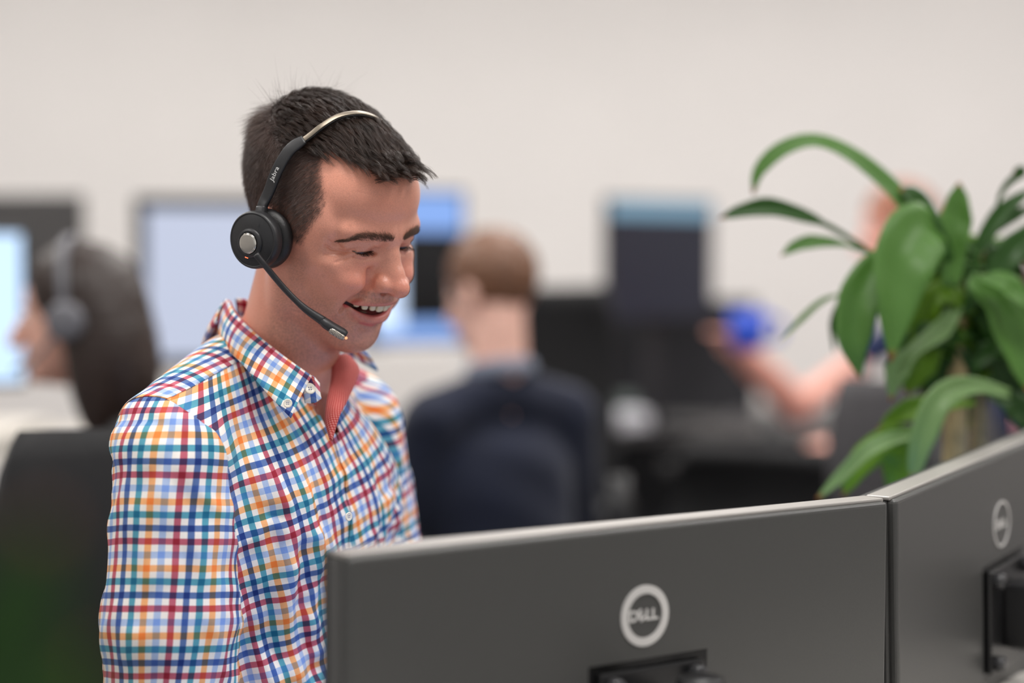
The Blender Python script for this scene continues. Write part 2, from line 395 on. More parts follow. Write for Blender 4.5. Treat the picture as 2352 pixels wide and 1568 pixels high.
def skin_colour(V):
    x = np.abs(V[:, 0]); y, z = V[:, 1], V[:, 2]; S = np.stack([x, y, z], 1)
    lin = lambda *c: np.array(srgb(*c)[:3])
    C = np.repeat(lin(225, 155, 131)[None], len(V), 0)
    def mixc(m, col): C[:] = C*(1-m[:, None])+col*m[:, None]
    g = lambda c, r: np.exp(-(((S-np.array(c))/np.array(r))**2).sum(1))
    mixc(.38*g((38, 78, -14), (20, 25, 16)), lin(216, 118, 100))
    mixc(.45*g((0, 112, -15), (20, 16, 16)), lin(210, 118, 100))
    mixc(.30*g((10, 85, 75), (45, 30, 22)), lin(214, 132, 104))
    mixc(.55*sstep(x, 74, 80)*(y < 12), lin(214, 110, 92))
    mixc(.25*g((0, 40, -110), (60, 50, 45)), lin(210, 136, 104))
    # stubble
    n1 = vnoise(S, .5, 3); n2 = vnoise(S, 1.9, 4)
    jaw = sstep(-z, 26+.28*np.clip(60-y, 0, 60)*0, 50)*sstep(y, -8, 12)*(1-sstep(-z, 112, 140))
    burn = sstep(y, 12, 26)*(1-sstep(y, 34, 48))*sstep(-z, -8, 14)*sstep(x, 50, 62)
    lip = np.exp(-((y-92)/14)**2-((z+31)/7)**2)*(x < 30)*sstep(-z, 23, 27)
    st = np.clip(np.maximum(np.maximum(jaw*.9*(1-.7*g((38, 70, -30), (18, 22, 18))), burn*.7), lip*1.9), 0, 1)*(.45+.35*n1+.45*(n2 > .55))
    mixc(np.clip(st*.42, 0, .7), lin(98, 78, 70))
    # lips
    xc = np.clip(x, 0, 35); yy, zz, hh = m_y(xc), m_z(xc), m_h(xc); tp = np.sqrt(np.clip(1-(xc/36)**2, 0, 1))
    ul = np.sqrt((x-xc)**2+(y-(yy+.8-1.5*tp))**2+(z-(zz+hh+2.6*tp))**2)-(1.0+3.7*tp)
    ll = np.sqrt((x-xc)**2+(y-(yy-11*tp-.3))**2+(z-(zz-hh-5.6*tp))**2)-(1.0+6.8*tp)
    mixc(.8*(1-sstep(ul, -.4, 1.2))*(x < 36), lin(200, 104, 98))
    mixc(.95*(1-sstep(ll, -.4, 1.4))*(x < 36), lin(204, 98, 98))
    cav = (np.abs(z-zz) < hh+.2) & (x < 33.5) & (y < yy-9) & (y > 55); mixc(.9*cav, lin(90, 28, 28))
    # lashes line and socket tint
    u = x-EYE_C[0]; wv = z-EYE_C[2]; u = u+2.2; hh2 = 1.8*np.clip(1-(u/12.4)**2, 0, 1)**.7
    eg = (np.abs(u) < 12.4)*(np.abs(np.linalg.norm(S-EYE_C, axis=1)-13) < 5)
    mixc(.75*eg*np.exp(-((wv+2.2-hh2)/1.0)**2)*(y > 70), lin(70, 44, 36)); mixc(.4*eg*np.exp(-((wv+2.2+hh2)/.8)**2)*(y > 70), lin(140, 84, 72))
    mixc(.20*g((30, 80, 16), (16, 10, 9)), lin(176, 108, 92))
    # scalp under the hair
    sd = poly_sd(V[:, 1:], HAIR_POLY); n3 = vnoise(S, .9, 8)
    hm = sstep(sd+2*(n3-.5), -1.5, 7)*(1-((x > 70) & (y < 16) & (y > -36) & (z < 38) & (scalp_sdf(V) > 1.5)))
    side = 1-sstep(z, 78, 100)
    mixc(hm*(.92-.34*side*(1-sstep(sd, 4, 40))), lin(52, 39, 35))
    # moles and freckles
    for c_ in ((52, 74, 44), (40, 84, 58), (60, 60, -14), (30, 90, 60)): mixc(.5*np.exp(-((S-np.array(c_))**2).sum(1)/5), lin(140, 80, 62))
    return C
def set_col(o, C):
    ca = o.data.color_attributes.new('col', 'FLOAT_COLOR', 'POINT'); ca.data.foreach_set('color', np.c_[C, np.ones(len(C))].astype(np.float32).ravel())
SKIN = mat('skin', (226, 160, 132), .37, noise=.08, nscale=800, bump=.25, bscale=900, sub=.10, subr=(.009, .0035, .002), coat=.22, attr='col', spec=.5)
body = fast_mesh('body', h2w(Vh), Qh, SKIN); set_col(body, skin_colour(Vh)); child(body)

# eyes, teeth, tongue
def uvs(c, r, seg=24, rings=16):
    V = []; F = []
    for i in range(rings+1):
        a = math.pi*i/rings
        for j in range(seg):
            b = 2*math.pi*j/seg; V.append((c[0]+r[0]*math.sin(a)*math.cos(b), c[1]+r[1]*math.cos(a), c[2]+r[2]*math.sin(a)*math.sin(b)))
    for i in range(rings):
        for j in range(seg): F.append((i*seg+j, i*seg+(j+1) % seg, (i+1)*seg+(j+1) % seg, (i+1)*seg+j))
    return np.array(V), F
for sgn in (1, -1):
    V, F = uvs((0, 0, 0), (EYE_R,)*3, 40, 40)
    a = math.radians(-16); c, s = math.cos(a), math.sin(a); ang = np.degrees(np.arccos(np.clip(V[:, 1]/EYE_R, -1, 1)))
    V = V@np.array([[1, 0, 0], [0, c, s], [0, -s, c]]).T.T
    V = np.stack([V[:, 0], V[:, 1], V[:, 2]], 1)
    e = mesh('eyeball', h2w(V+EYE_C*np.array([sgn, 1, 1])), F, mat('eye', (230, 220, 214), .08, attr='col', spec=.6))
    C = np.repeat(np.array(srgb(150, 132, 122)[:3])[None], len(V), 0); C[ang < 38] = srgb(62, 42, 30)[:3]; C[ang < 13] = (.005, .005, .005); set_col(e, C); child(e)
teeth_m = mat('tooth_enamel', (220, 206, 178), .22, sub=.1, subr=(.003, .002, .001))
for i in range(-4, 4):
    t = (i+.5); wd = [8.2, 6.6, 7.2, 6.8, 7.0, 9][int(abs(t))]; xs = [4.2, 11.6, 18.2, 24.2, 29.2, 33.0][int(abs(t))]*(1 if t > 0 else -1)
    X = xs; Y = 92.5-.024*xs*xs; Z = -42.0+.0028*xs*xs
    ln = [13, 11.2, 12, 10.5, 9.5, 9][int(abs(t))]
    V, F = uvs((0, 0, 0), (1, 1, 1), 16, 12); V = np.sign(V)*np.abs(V)**.62
    V = V*np.array([wd/2*.94, 3.0, ln/2]); V[:, 0] *= 1-.16*np.clip((V[:, 2])/(ln/2), -1, 1)
    an = math.atan2(-.040*xs, 1); c, s = math.cos(an), math.sin(an)
    V = np.stack([V[:, 0]*c-V[:, 1]*s, V[:, 0]*s+V[:, 1]*c, V[:, 2]], 1)+np.array([X, Y, Z])
    child(mesh('tooth', h2w(V), F, teeth_m))
V, F = uvs((0, 72, -58), (22, 15, 6)); child(mesh('tongue', h2w(V), F, mat('tongue', (170, 84, 84), .35)))
def gumrow():
    x = np.linspace(-24, 24, 24); P = np.stack([x, 88-.024*x*x, -36+.0045*x*x], 1); return tube_vf(P, 4.0, 10)
V, F = gumrow(); child(mesh('gum', h2w(V), F, mat('gum', (176, 84, 82), .3)))
x = np.linspace(-26, 26, 24); V, F = tube_vf(np.stack([x, 80-.018*x*x, -57.5+.006*x*x], 1), 3.2, 10, ry=4); child(mesh('lower_teeth', h2w(V), F, teeth_m))

# ------------------------------------------------------------------ hair
def strands(name, paths, r0, mats, to_world=h2w, taper=.25, parent=None):
    """paths (n,m,3) in local units; r0 (n,) root radius"""
    n, m, _ = paths.shape; T = np.gradient(paths, axis=1); T /= np.linalg.norm(T, axis=2)[..., None]+1e-9
    ref = np.random.default_rng(5).normal(size=(n, 1, 3)); A = np.cross(T, ref); A /= np.linalg.norm(A, axis=2)[..., None]+1e-9; B = np.cross(T, A)
    rr = r0[:, None]*np.linspace(1, taper, m)[None, :]
    V = np.stack([paths+(A*math.cos(a)+B*math.sin(a))*rr[..., None] for a in (0, 2.094, 4.189)], 2).reshape(-1, 3)
    i, k, j = np.meshgrid(np.arange(n), np.arange(m-1), np.arange(3), indexing='ij'); b = (i*m+k)*3
    F = np.stack([b+j, b+(j+1) % 3, b+3+(j+1) % 3, b+3+j], -1).reshape(-1, 4)
    o = fast_mesh(name, to_world(V), F, mats); return child(o)
tri = np.concatenate([Qh[:, [0, 1, 2]], Qh[:, [0, 2, 3]]]); c3 = Vh[tri].mean(1); sdt = poly_sd(c3[:, 1:], HAIR_POLY)
arA = .5*np.linalg.norm(np.cross(Vh[tri[:, 1]]-Vh[tri[:, 0]], Vh[tri[:, 2]]-Vh[tri[:, 0]]), axis=1)
not_ear = ~((np.abs(c3[:, 0]) > 72) & (c3[:, 1] < 16) & (c3[:, 1] > -34) & (c3[:, 2] < 38) & (scalp_sdf(c3) > 1.5))
def roots(n, wgt, seed):
    r = np.random.default_rng(seed); pw = arA*wgt; k = r.choice(len(tri), n, p=pw/pw.sum()); a, b = r.random(n), r.random(n); f = a+b > 1; a[f] = 1-a[f]; b[f] = 1-b[f]
    t = tri[k]; return Vh[t[:, 0]]+a[:, None]*(Vh[t[:, 1]]-Vh[t[:, 0]])+b[:, None]*(Vh[t[:, 2]]-Vh[t[:, 0]]), r
HAIR = mat('hair_dark_brown', (62, 46, 38), .34, noise=.4, nscale=60, spec=.5)
def top_w(P): # 1 on the long hair of the crown, 0 on the clipped sides
    ridge = 96-.10*(P[:, 1]-20)+6*np.sin(P[:, 1]*.06)-.0*P[:, 0]
    return sstep(P[:, 2], ridge-9, ridge+11)
# clipped sides and back
P, r = roots(34000, np.where(not_ear, sstep(sdt, -2.5, 9)*(1-top_w(c3)*.95)*(c3[:, 0] > -72), 0), 11)
G = grad(scalp_sdf, P); n = len(P)
sd = poly_sd(P[:, 1:], HAIR_POLY)
fl = np.array([0, -.55, -1.0])+r.normal(size=(n, 3))*.28
fl[P[:, 1] < -20] = np.array([0, .15, -1.0])+r.normal(size=((P[:, 1] < -20).sum(), 3))*.28
fl -= G*(fl*G).sum(1)[:, None]; fl /= np.linalg.norm(fl, axis=1)[:, None]
Ls = (3.6+2.5*sstep(P[:, 1], 10, 45)+5.0*sstep(P[:, 2], -20, 90)+4*sstep(P[:, 2], 70, 105)+7*sstep(P[:, 2], 82, 112)*sstep(-P[:, 1], 20, 60))*r.uniform(.7, 1.25, n)*(.55+.45*sstep(sd, 0, 14))
t = np.linspace(0, 1, 4)
lift = np.where(P[:, 1] < -40, .85, .5)*(1+.3*r.normal(size=n))
path = P[:, None]+fl[:, None]*(Ls[:, None]*t**1.1)[..., None]+G[:, None]*((Ls*lift)[:, None]*(t-.35*t*t))[..., None]-G[:, None]*.5
strands('clipped_side_hair', path, np.full(n, .13)*r.uniform(.7, 1.2, n), mat('hair_brown_clipped', (90, 73, 66), .42, noise=.3, nscale=60), taper=.3)['kind'] = 'stuff'
# long top, combed forward
P, r = roots(17000, np.where(sdt > -1.0, top_w(c3), 0), 12)
n = len(P); m = 8
ncl = 1100; cl = P[r.choice(n, ncl)]; d2 = ((P[:, None, :]-cl[None])**2).sum(2); ci = d2.argmin(1)
fr = sstep(P[:, 1], -60, 70); qf = sstep(P[:, 1], 28, 66)
crand = r.normal(size=(ncl, 3)); clen = r.uniform(.8, 1.15, ncl); cl_h = r.uniform(.75, 1.2, ncl)
tw = .3+.7*top_w(P); Ls = tw*(24+17*fr)*clen[ci]*r.uniform(.85, 1.1, n)
Hh = (9+11*sstep(P[:, 1], 5, 70)+2*sstep(-P[:, 1], 40, 90))*cl_h[ci]*r.uniform(.55, 1.05, n)*tw
X = P.copy(); G = grad(scalp_sdf, X); path = np.zeros((n, m, 3)); path[:, 0] = X-G*.5
for k in range(1, m):
    tt = k/(m-1); G = grad(scalp_sdf, X)
    dirn = np.array([.12, 1.0, -.05])+crand[ci]*.16+r.normal(size=(n, 3))*.05
    dirn = dirn+qf[:, None]*np.array([0, 0, 1.0])*(.25+.35*(1-tt))
    back = sstep(-P[:, 1], 62, 92); dirn = dirn*(1-back[:, None])+back[:, None]*(np.array([0, -.2, .5])+crand[ci]*.25)
    dirn -= G*(dirn*G).sum(1)[:, None]*(.9-.8*qf[:, None]); dirn /= np.linalg.norm(dirn, axis=1)[:, None]
    X = X+dirn*(Ls/(m-1))[:, None]
    prof = np.sin(min(tt*1.25, 1)*math.pi/2)
    hgt = Hh*prof*(1-.22*tt*tt*fr)
    dcur = scalp_sdf(X); X = X+G*(hgt-dcur)[:, None]*(.75-.6*qf[:, None])
    path[:, k] = X
tips = np.zeros((ncl, m, 3)); cn = np.bincount(ci, minlength=ncl).clip(1)
for a in range(m):
    for b in range(3): tips[:, a, b] = np.bincount(ci, path[:, a, b], ncl)/cn
wt = np.linspace(0, .62, m)[None, :, None]*r.uniform(.5, 1.1, n)[:, None, None]
path = path*(1-wt)+tips[ci]*wt
strands('top_hair', path, np.full(n, .17)*r.uniform(.7, 1.2, n), HAIR, taper=.3)['kind'] = 'stuff'
# stray hairs at the crown and over the brow
P, r = roots(70, np.where((sdt > 0) & (c3[:, 2] > 112) & (c3[:, 1] < -55) & (c3[:, 1] > -95), 1.0, 0), 13); n = len(P); G = grad(scalp_sdf, P)
t = np.linspace(0, 1, 6); dv = r.normal(size=(n, 3))*.25+np.array([.1, .25, .25]); Ls = r.uniform(16, 36, n)
path = P[:, None]+G[:, None]*(Ls[:, None]*t)[..., None]*.9+dv[:, None]*(Ls[:, None]*t*t)[..., None]
strands('stray_hair', path, np.full(n, .14), HAIR, taper=.15)['kind'] = 'stuff'
# eyebrows and lashes
def brow(sgn, n=1000):
    r = np.random.default_rng(21+sgn); ctr = catmull([(7, 94, 31.5), (19, 90, 32.2), (30, 85.5, 33), (40, 81, 33), (49, 76, 29.5), (55, 66, 23.5)], 60)
    hw = np.interp(np.linspace(0, 1, 60), [0, .15, .5, .8, 1], [2.2, 4.6, 5.8, 4.2, 1.0])
    k = r.integers(0, 60, n); off = r.uniform(-1, 1, n)*np.sqrt(r.random(n)); P = ctr[k]+np.stack([np.zeros(n), np.zeros(n), off*hw[k]], 1)
    tg = np.gradient(ctr, axis=0); tg /= np.linalg.norm(tg, axis=1)[:, None]
    P, G = project(head_sdf, P, 3); s = k/60
    dv = tg[k]*(.35+.75*s)[:, None]+np.array([0, 0, 1.0])*(.75-.9*s-.35*off)[:, None]+r.normal(size=(n, 3))*.24
    dv -= G*(dv*G).sum(1)[:, None]; dv /= np.linalg.norm(dv, axis=1)[:, None]
    L = r.uniform(4.5, 8.5, n)*(1-.3*s); t = np.linspace(0, 1, 4)
    pa = P[:, None]+dv[:, None]*(L[:, None]*t)[..., None]+G[:, None]*(1.1*np.sin(t*2.4))[None, :, None]; pa[..., 0] *= sgn
    strands('eyebrow', pa, np.full(n, .105), mat('brow_hair', (112, 84, 68), .6), taper=.25)['kind'] = 'stuff'
    # lashes
    n = 84; u = r.uniform(-11, 11.5, n); sl = 1.7*np.clip(1-(u/12.4)**2, 0, 1)**.7; u = u-2.2
    up = r.random(n) < .72; z0 = EYE_C[2]-2.2+.03*u+np.where(up, sl-.2, -sl+.1)
    y0 = EYE_C[1]+np.sqrt(np.clip(14.2**2-u*u-(z0-EYE_C[2])**2, 4, None)); P = np.stack([u+EYE_C[0], y0, z0], 1)
    L = np.where(up, r.uniform(6, 8.5, n), r.uniform(2.5, 4, n)); dv = np.stack([.30*u/13+.15, np.full(n, .85), np.where(up, -.55, -.45)], 1)
    cur = np.where(up, .35, .1)
    pa = P[:, None]+dv[:, None]*(L[:, None]*t)[..., None]+np.array([0, 0, 1.0])*(L[:, None]*cur[:, None]*t*t)[..., None]; pa[..., 0] *= sgn
    strands('eyelashes', pa, np.full(n, .13), mat('lash', (26, 18, 15), .5), taper=.2)['kind'] = 'stuff'
brow(1); brow(-1)
# ------------------------------------------------------------------ the checked shirt
def plaid_mat(name, size, lining=False):
    m = bpy.data.materials.new(name); m.use_nodes = True; nt = m.node_tree; b = nt.nodes['Principled BSDF']; N = nt.nodes.new; Lk = nt.links.new
    b.inputs['Roughness'].default_value = .85; b.inputs['Specular IOR Level'].default_value = .2; b.inputs['Sheen Weight'].default_value = .08
    uv = N('ShaderNodeUVMap'); sep = N('ShaderNodeSeparateXYZ')
    no = N('ShaderNodeTexNoise'); no.inputs['Scale'].default_value = 14; no.inputs['Detail'].default_value = 2
    Lk(uv.outputs['UV'], no.inputs['Vector'])
    sub = N('ShaderNodeVectorMath'); sub.operation = 'SUBTRACT'; sub.inputs[1].default_value = (.5, .5, .5); Lk(no.outputs['Color'], sub.inputs[0])
    sc = N('ShaderNodeVectorMath'); sc.operation = 'SCALE'; sc.inputs['Scale'].default_value = .004; Lk(sub.outputs['Vector'], sc.inputs[0])
    ad = N('ShaderNodeVectorMath'); ad.operation = 'ADD'; Lk(uv.outputs['UV'], ad.inputs[0]); Lk(sc.outputs['Vector'], ad.inputs[1]); Lk(ad.outputs['Vector'], sep.inputs[0])
    teal, navy, red, lblue, org, wh = [srgb(*c) for c in ((94, 168, 192), (94, 122, 178), (198, 104, 124), (180, 202, 240), (252, 186, 130), (250, 247, 244))]
    outs = []
    for ax, off in (('X', .1), ('Y', .35)):
        mm = N('ShaderNodeMath'); mm.operation = 'MULTIPLY_ADD'; mm.inputs[1].default_value = 1/size; mm.inputs[2].default_value = off; Lk(sep.outputs[ax], mm.inputs[0])
        fr = N('ShaderNodeMath'); fr.operation = 'FRACT'; Lk(mm.outputs[0], fr.inputs[0])
        cr = N('ShaderNodeValToRGB'); cr.color_ramp.interpolation = 'CONSTANT'; els = cr.color_ramp.elements
        cols = [teal, wh, navy, wh, red, wh, lblue, wh, org, wh] if not lining else [srgb(206, 118, 116), srgb(232, 186, 180)]*5
        while len(els) < 10: els.new(.99)
        for i, c in enumerate(cols): els[i].position = i/10; els[i].color = c
        Lk(fr.outputs[0], cr.inputs[0]); outs.append(cr.outputs['Color'])
    mx = N('ShaderNodeMix'); mx.data_type = 'RGBA'; mx.blend_type = 'MULTIPLY'; mx.inputs['Factor'].default_value = 1
    Lk(outs[0], mx.inputs['A']); Lk(outs[1], mx.inputs['B'])
    Lk(mx.outputs['Result'], b.inputs['Base Color'])
    wv = N('ShaderNodeTexNoise'); wv.inputs['Scale'].default_value = 900; Lk(uv.outputs['UV'], wv.inputs['Vector'])
    bp = N('ShaderNodeBump'); bp.inputs['Strength'].default_value = .25; bp.inputs['Distance'].default_value = .0006; Lk(wv.outputs['Fac'], bp.inputs['Height']); Lk(bp.outputs['Normal'], b.inputs['Normal'])
    return m
PLAID = plaid_mat('checked_cotton', .0625); LINING = plaid_mat('pink_check_lining', .012, True)
SH_A, SH_E, SH_W = np.array([160, 14, -88.]), np.array([176, 26, -385.]), np.array([108, 246, -338.])
def shirt_sdf(p):
    q = np.array(p, float); sx = q[:, 0].copy(); q[:, 0] = np.where(sx < 0, -sx*1.1, sx)
    d = cap(q, (34, -14, -20), (150, -10, -66), 50, 50)
    d = smin(d, ell(q, (0, 12, -190), (150, 108, 190)), 30)
    d = smin(d, ell(q, (0, 16, -390), (150, 112, 240)), 30)
    d = smin(d, ell(q, (60, 50, -150), (75, 62, 90)), 30)
    arm = chain(q, [(SH_A, 59), ((SH_A+SH_E)/2+np.array([6, 0, 0]), 67), (SH_E, 62)], 10)
    arm = smin(arm, cap(q, SH_E, SH_W, 56, 36), 12)
    return smin(d, arm, 16)
def fold(P, dirv, wl, seed, warp=.5):
    """ridged folds running along dirv"""
    dirv = nrm(dirv); a = nrm(np.cross(dirv, [0.3, .9, .2])); n = vnoise(P, .012, seed)*6*warp+vnoise(P, .03, seed+1)*2.5*warp
    return np.sin((P@a)/wl*2*np.pi+n*2)
def cloth(P):
    """height of wrinkles in mm"""
    near = P[:, 0] > 0; r = np.abs(P[:, 0])
    arm_m = sstep(r, 125, 165)
    w_ = arm_m*(1.9*fold(P, (0, .1, -1), 85, 1)+1.6*fold(P, (.3, .9, -.6), 60, 2)*sstep(-P[:, 2], 200, 380))
    w_ += (1-arm_m)*(2.8*fold(P, (-.45, .1, -1), 75, 5, .7)*sstep(-P[:, 2], 60, 140)+2.0*fold(P, (.9, .2, .55), 90, 7)*sstep(-P[:, 2], 110, 220))
    # the deep fold beside the armpit
    w_ -= 7*np.exp(-((r-114-.05*(-P[:, 2]-150))/9)**2)*sstep(-P[:, 2], 90, 170)*(P[:, 1] > 0)
    w_ += 3.0*np.exp(-((r-92)/13)**2)*sstep(-P[:, 2], 80, 170)*(P[:, 1] > 0)
    for r0_, u0_, r1_, u1_, am in ((104, -80, 62, -330, 5.0), (72, -95, 40, -300, 4.5), (118, -150, 84, -380, 4.0), (-34, -110, -30, -330, 2.5)):
        tt_ = np.clip((P[:, 2]-u0_)/(u1_-u0_), 0, 1); rl = r0_+(r1_-r0_)*tt_+4*np.sin(tt_*7+r0_); wd_ = 6+4*tt_
        w_ += (P[:, 1] > 0)*am*np.sin(np.pi*np.clip((P[:, 2]-u0_)/(u1_-u0_), 0, 1))**.6*(np.exp(-((P[:, 0]-rl-wd_)/wd_)**2)-np.exp(-((P[:, 0]-rl+wd_*.4)/(wd_*.8))**2))
    w_ -= 4.5*np.exp(-((P[:, 1]+34+.10*(P[:, 2]+200))/11)**2)*arm_m*sstep(-P[:, 2], 110, 190)
    return w_
Vs, Qs = sdf_mesh(shirt_sdf, (-268, -150, -520), (268, 285, 62), 4.0, 4)
Vs, Ns = project(shirt_sdf, Vs, 2, 1.0)
Vs = Vs+Ns*cloth(Vs)[:, None]
shirt = empty('shirt', (0, 0, 0), man)
def piece(name, planes, uvf, material, keep=None, thick=1.0, lift=0.0):
    """cut a panel out of the drape by half spaces (point, normal): keep the side the normal points to"""
    ok = np.ones(len(Vs), bool)
    for po, no in planes: ok &= ((Vs-np.array(po))@nrm(no) > -12)
    f = Qs[ok[Qs].all(1)]; ids = np.unique(f); mp = -np.ones(len(Vs), int); mp[ids] = np.arange(len(ids))
    bm = bmesh.new(); bv = [bm.verts.new(v) for v in (Vs+Ns*lift)[ids]]
    for q in mp[f]: bm.faces.new([bv[i] for i in q])
    for po, no in planes:
        bmesh.ops.bisect_plane(bm, geom=bm.verts[:]+bm.edges[:]+bm.faces[:], plane_co=po, plane_no=-nrm(no), clear_outer=True)
    if keep is not None:
        kill = [fa for fa in bm.faces if not keep(fa.calc_center_median())]; bmesh.ops.delete(bm, geom=kill, context='FACES')
    P = np.array([v.co[:] for v in bm.verts]); bm.verts.index_update(); UV = uvf(P)
    lay = bm.loops.layers.uv.new('UVMap')
    for fa in bm.faces:
        for l in fa.loops: l[lay].uv = UV[l.vert.index]
    for v, c in zip(bm.verts, t2w(P)): v.co = c
    me = bpy.data.meshes.new(name); bm.to_mesh(me); bm.free()
    o = link(name, me, material); child(o, shirt)
    so = o.modifiers.new('thickness', 'SOLIDIFY'); so.thickness = thick*1e-3; so.offset = -1
    return o
# seams (torso millimetres, near side r>0)
AH_P = np.array([166, 20, -60.]); AH_N = nrm(np.array([1.0, .20, -.12]))     # armhole plane: sleeve outside
AHm = AH_N*np.array([-1, 1, 1]); AHp = AH_P*np.array([-1, 1, 1])
YK_P = np.array([60, 16, 0.]); YK_N = nrm(np.array([-.05, 1.0, -.42]))           # in front of the shoulder seam
YKm = YK_N*np.array([-1, 1, 1]); YKp = YK_P*np.array([-1, 1, 1])
NECK = (np.array([0, 8, 19.]), nrm(np.array([0, -.50, -.87])))             # below the collar seam
def uv_sleeve(P):
    sg = np.sign(P[:, :1].mean()); A = SH_A*np.array([sg, 1, 1]); E_ = SH_E*np.array([sg, 1, 1]); ax = nrm(E_-A); A = A+np.array([-50*sg, -14, 46]); ax = nrm(E_-A); v = (P-A)@ax
    f = nrm(np.array([0, 1., 0])-ax*ax[1]); rr = np.cross(ax, f); Q = P-A-v[:, None]*ax
    a = np.arctan2(Q@rr, Q@f+18); return np.stack([a*.098, v*1e-3+.006*np.cos(a)], 1)
def uv_front(P):
    a = np.arctan2(P[:, 0], P[:, 1]+60)
    return np.stack([a*.20-.27*P[:, 2]*1e-3, -(P[:, 2]+.27*165*a)*1e-3], 1)
def uv_yoke(P): return np.stack([P[:, 0]*1e-3*.98+P[:, 1]*.1e-3, (P[:, 1]-.75*P[:, 2])*1e-3], 1)
def vcut(c): return True
V_TOP = 30.0
def in_v(P):  # the open neck: a wedge in front, from the collar down to the notch
    return (P[1] > 20) & (P[2] > -74) & (abs(P[0]-8) < 1+.42*(P[2]+74))
piece('sleeve', [(AH_P, AH_N)], uv_sleeve, PLAID)
piece('sleeve', [(AHp, AHm)], uv_sleeve, PLAID)
piece('front_panel', [(AH_P, -AH_N), (YK_P, YK_N), NECK, (np.array([4, 0, 0]), np.array([1., 0, 0]))], uv_front, PLAID, lambda c: not in_v(c))
piece('front_panel', [(AHp, -AHm), (YKp, YKm), NECK, (np.array([15, 0, 0]), np.array([-1., 0, 0]))], uv_front, PLAID, lambda c: not in_v(c), lift=2.0)
piece('yoke', [(AH_P, -AH_N), (YK_P, -YK_N), NECK, (np.array([0, 0, 0]), np.array([1., 0, 0]))], uv_yoke, PLAID, lift=.8)
piece('yoke', [(AHp, -AHm), (YKp, -YKm), NECK, (np.array([0, 0, 0]), np.array([-1., 0, 0]))], uv_yoke, PLAID, lift=.8)
def strip(name, A, B, nu, nv, material, bulge=0.0, thick=1.2, uvs=1.0, parent=None, n_dir=None, uoff=0.0):
    """cloth strip lofted between two polylines (world)"""
    A = catmull(A, nu); B = catmull(B, nu); V = []; UVs = []
    L = np.r_[0, np.cumsum(np.linalg.norm(np.diff((A+B)/2, axis=0), axis=1))]
    T = np.gradient((A+B)/2, axis=0); n = np.cross(T, B-A); n /= np.linalg.norm(n, axis=1)[:, None]
    if n_dir is not None: n *= np.sign(n@np.array(n_dir))[:, None]
    for i in range(nu):
        for j in range(nv):
            t = j/(nv-1); V.append(A[i]*(1-t)+B[i]*t+n[i]*bulge*math.sin(math.pi*t)); UVs.append((L[i]+uoff, np.linalg.norm(B[i]-A[i])*t))
    F = [(i*nv+j, i*nv+j+1, (i+1)*nv+j+1, (i+1)*nv+j) for i in range(nu-1) for j in range(nv-1)]
    o = mesh(name, V, F, material); lay = o.data.uv_layers.new(name='UVMap')
    for l in o.data.loops: lay.data[l.index].uv = UVs[l.vertex_index]
    child(o, parent or shirt); so = o.modifiers.new('thickness', 'SOLIDIFY'); so.thickness = thick*1e-3; so.offset = 0
    return o
mir = lambda W: t2w(w2t(W)*np.array([-1, 1, 1]))
top = np.array([at(*q) for q in ((519, 687, 1.80), (541, 720, 1.757), (590, 768, 1.722), (650, 817, 1.70), (716, 864, 1.690))])
bot = np.array([at(*q) for q in ((494, 776, 1.80), (512, 798, 1.745), (549, 828, 1.705), (605, 893, 1.668), (668, 960, 1.650))])
bkT = t2w(np.array([[0, -48, 44.], [34, -40, 42.]])); bkB = t2w(np.array([[0, -66, -2.], [42, -56, 0.]]))
top = np.vstack([bkT, top]); bot = np.vstack([bkB, bot])
strip('collar', top, bot, 44, 9, PLAID, .004, 1.6, n_dir=(-.6, -.8, .2))
strip('collar_stand', top+np.array([.002, .002, -.001]), top+np.array([.004, .004, -.03]), 40, 5, LINING, 0, 1.0)
# far half: the leaf mirrored about the torso, its inside lining turned out at the open neck
fT = mir(top)[:6]; fB = mir(bot)[:6]
strip('collar', fT, fB, 34, 8, PLAID, .004, 1.6, n_dir=(.6, .5, .2))
lin_l = [at(*q) for q in ((763, 822, 1.775), (760, 872, 1.745), (750, 925, 1.718), (747, 968, 1.700), (758, 1010, 1.690))]
lin_r = [at(*q) for q in ((806, 818, 1.790), (825, 852, 1.770), (800, 915, 1.728), (780, 955, 1.702), (762, 1014, 1.689))]
strip('placket_lining', lin_l, lin_r, 30, 8, LINING, .004, 1.2, n_dir=(-.3, -1, .2))
# near end of the collar stand with its button
strip('collar_stand', [at(692, 872, 1.692), at(716, 862, 1.694), at(734, 880, 1.698)], [at(700, 925, 1.684), at(722, 925, 1.686), at(738, 915, 1.692)], 10, 6, PLAID, .001, 1.2)
BTN = mat('shell_button', (236, 228, 212), .3, coat=.3)
def button(px, py, d, r, nrm_dir):
    z = nrm(nrm_dir); x = nrm(np.cross([0, 0, 1.0], z)); M = basis(at(px, py, d), x, np.cross(z, x), z)
    V, F = lathe_vf([(r*.05, 0), (r*.9, 0), (r, r*.12), (r, r*.25), (r*.85, r*.34), (r*.7, r*.26), (r*.02, r*.24)], 24)
    b = mesh('button', xf(V, M), F, BTN); child(b, shirt)
    for a in range(4):
        q = M@np.array([.27*r*math.cos(a*math.pi/2+.785), .27*r*math.sin(a*math.pi/2+.785), 0, 1])
        V, F = lathe_vf([(r*.11, r*.1), (r*.11, r*.27)], 8); Mh = M.copy(); Mh[:3, 3] = q[:3]
        # thread holes, joined to the button
        hm_ = mesh('thread_hole', xf(V, Mh), F, mat('button_thread', (70, 84, 140), .8)); child(hm_, b)
view = -C_F
button(661, 926, 1.645, .0044, view+np.array([.1, 0, .15]))
button(711, 893, 1.680, .0058, view+np.array([.5, 0, .5]))
button(800, 1186, 1.668, .0044, view+np.array([1.1, 0, .0]))
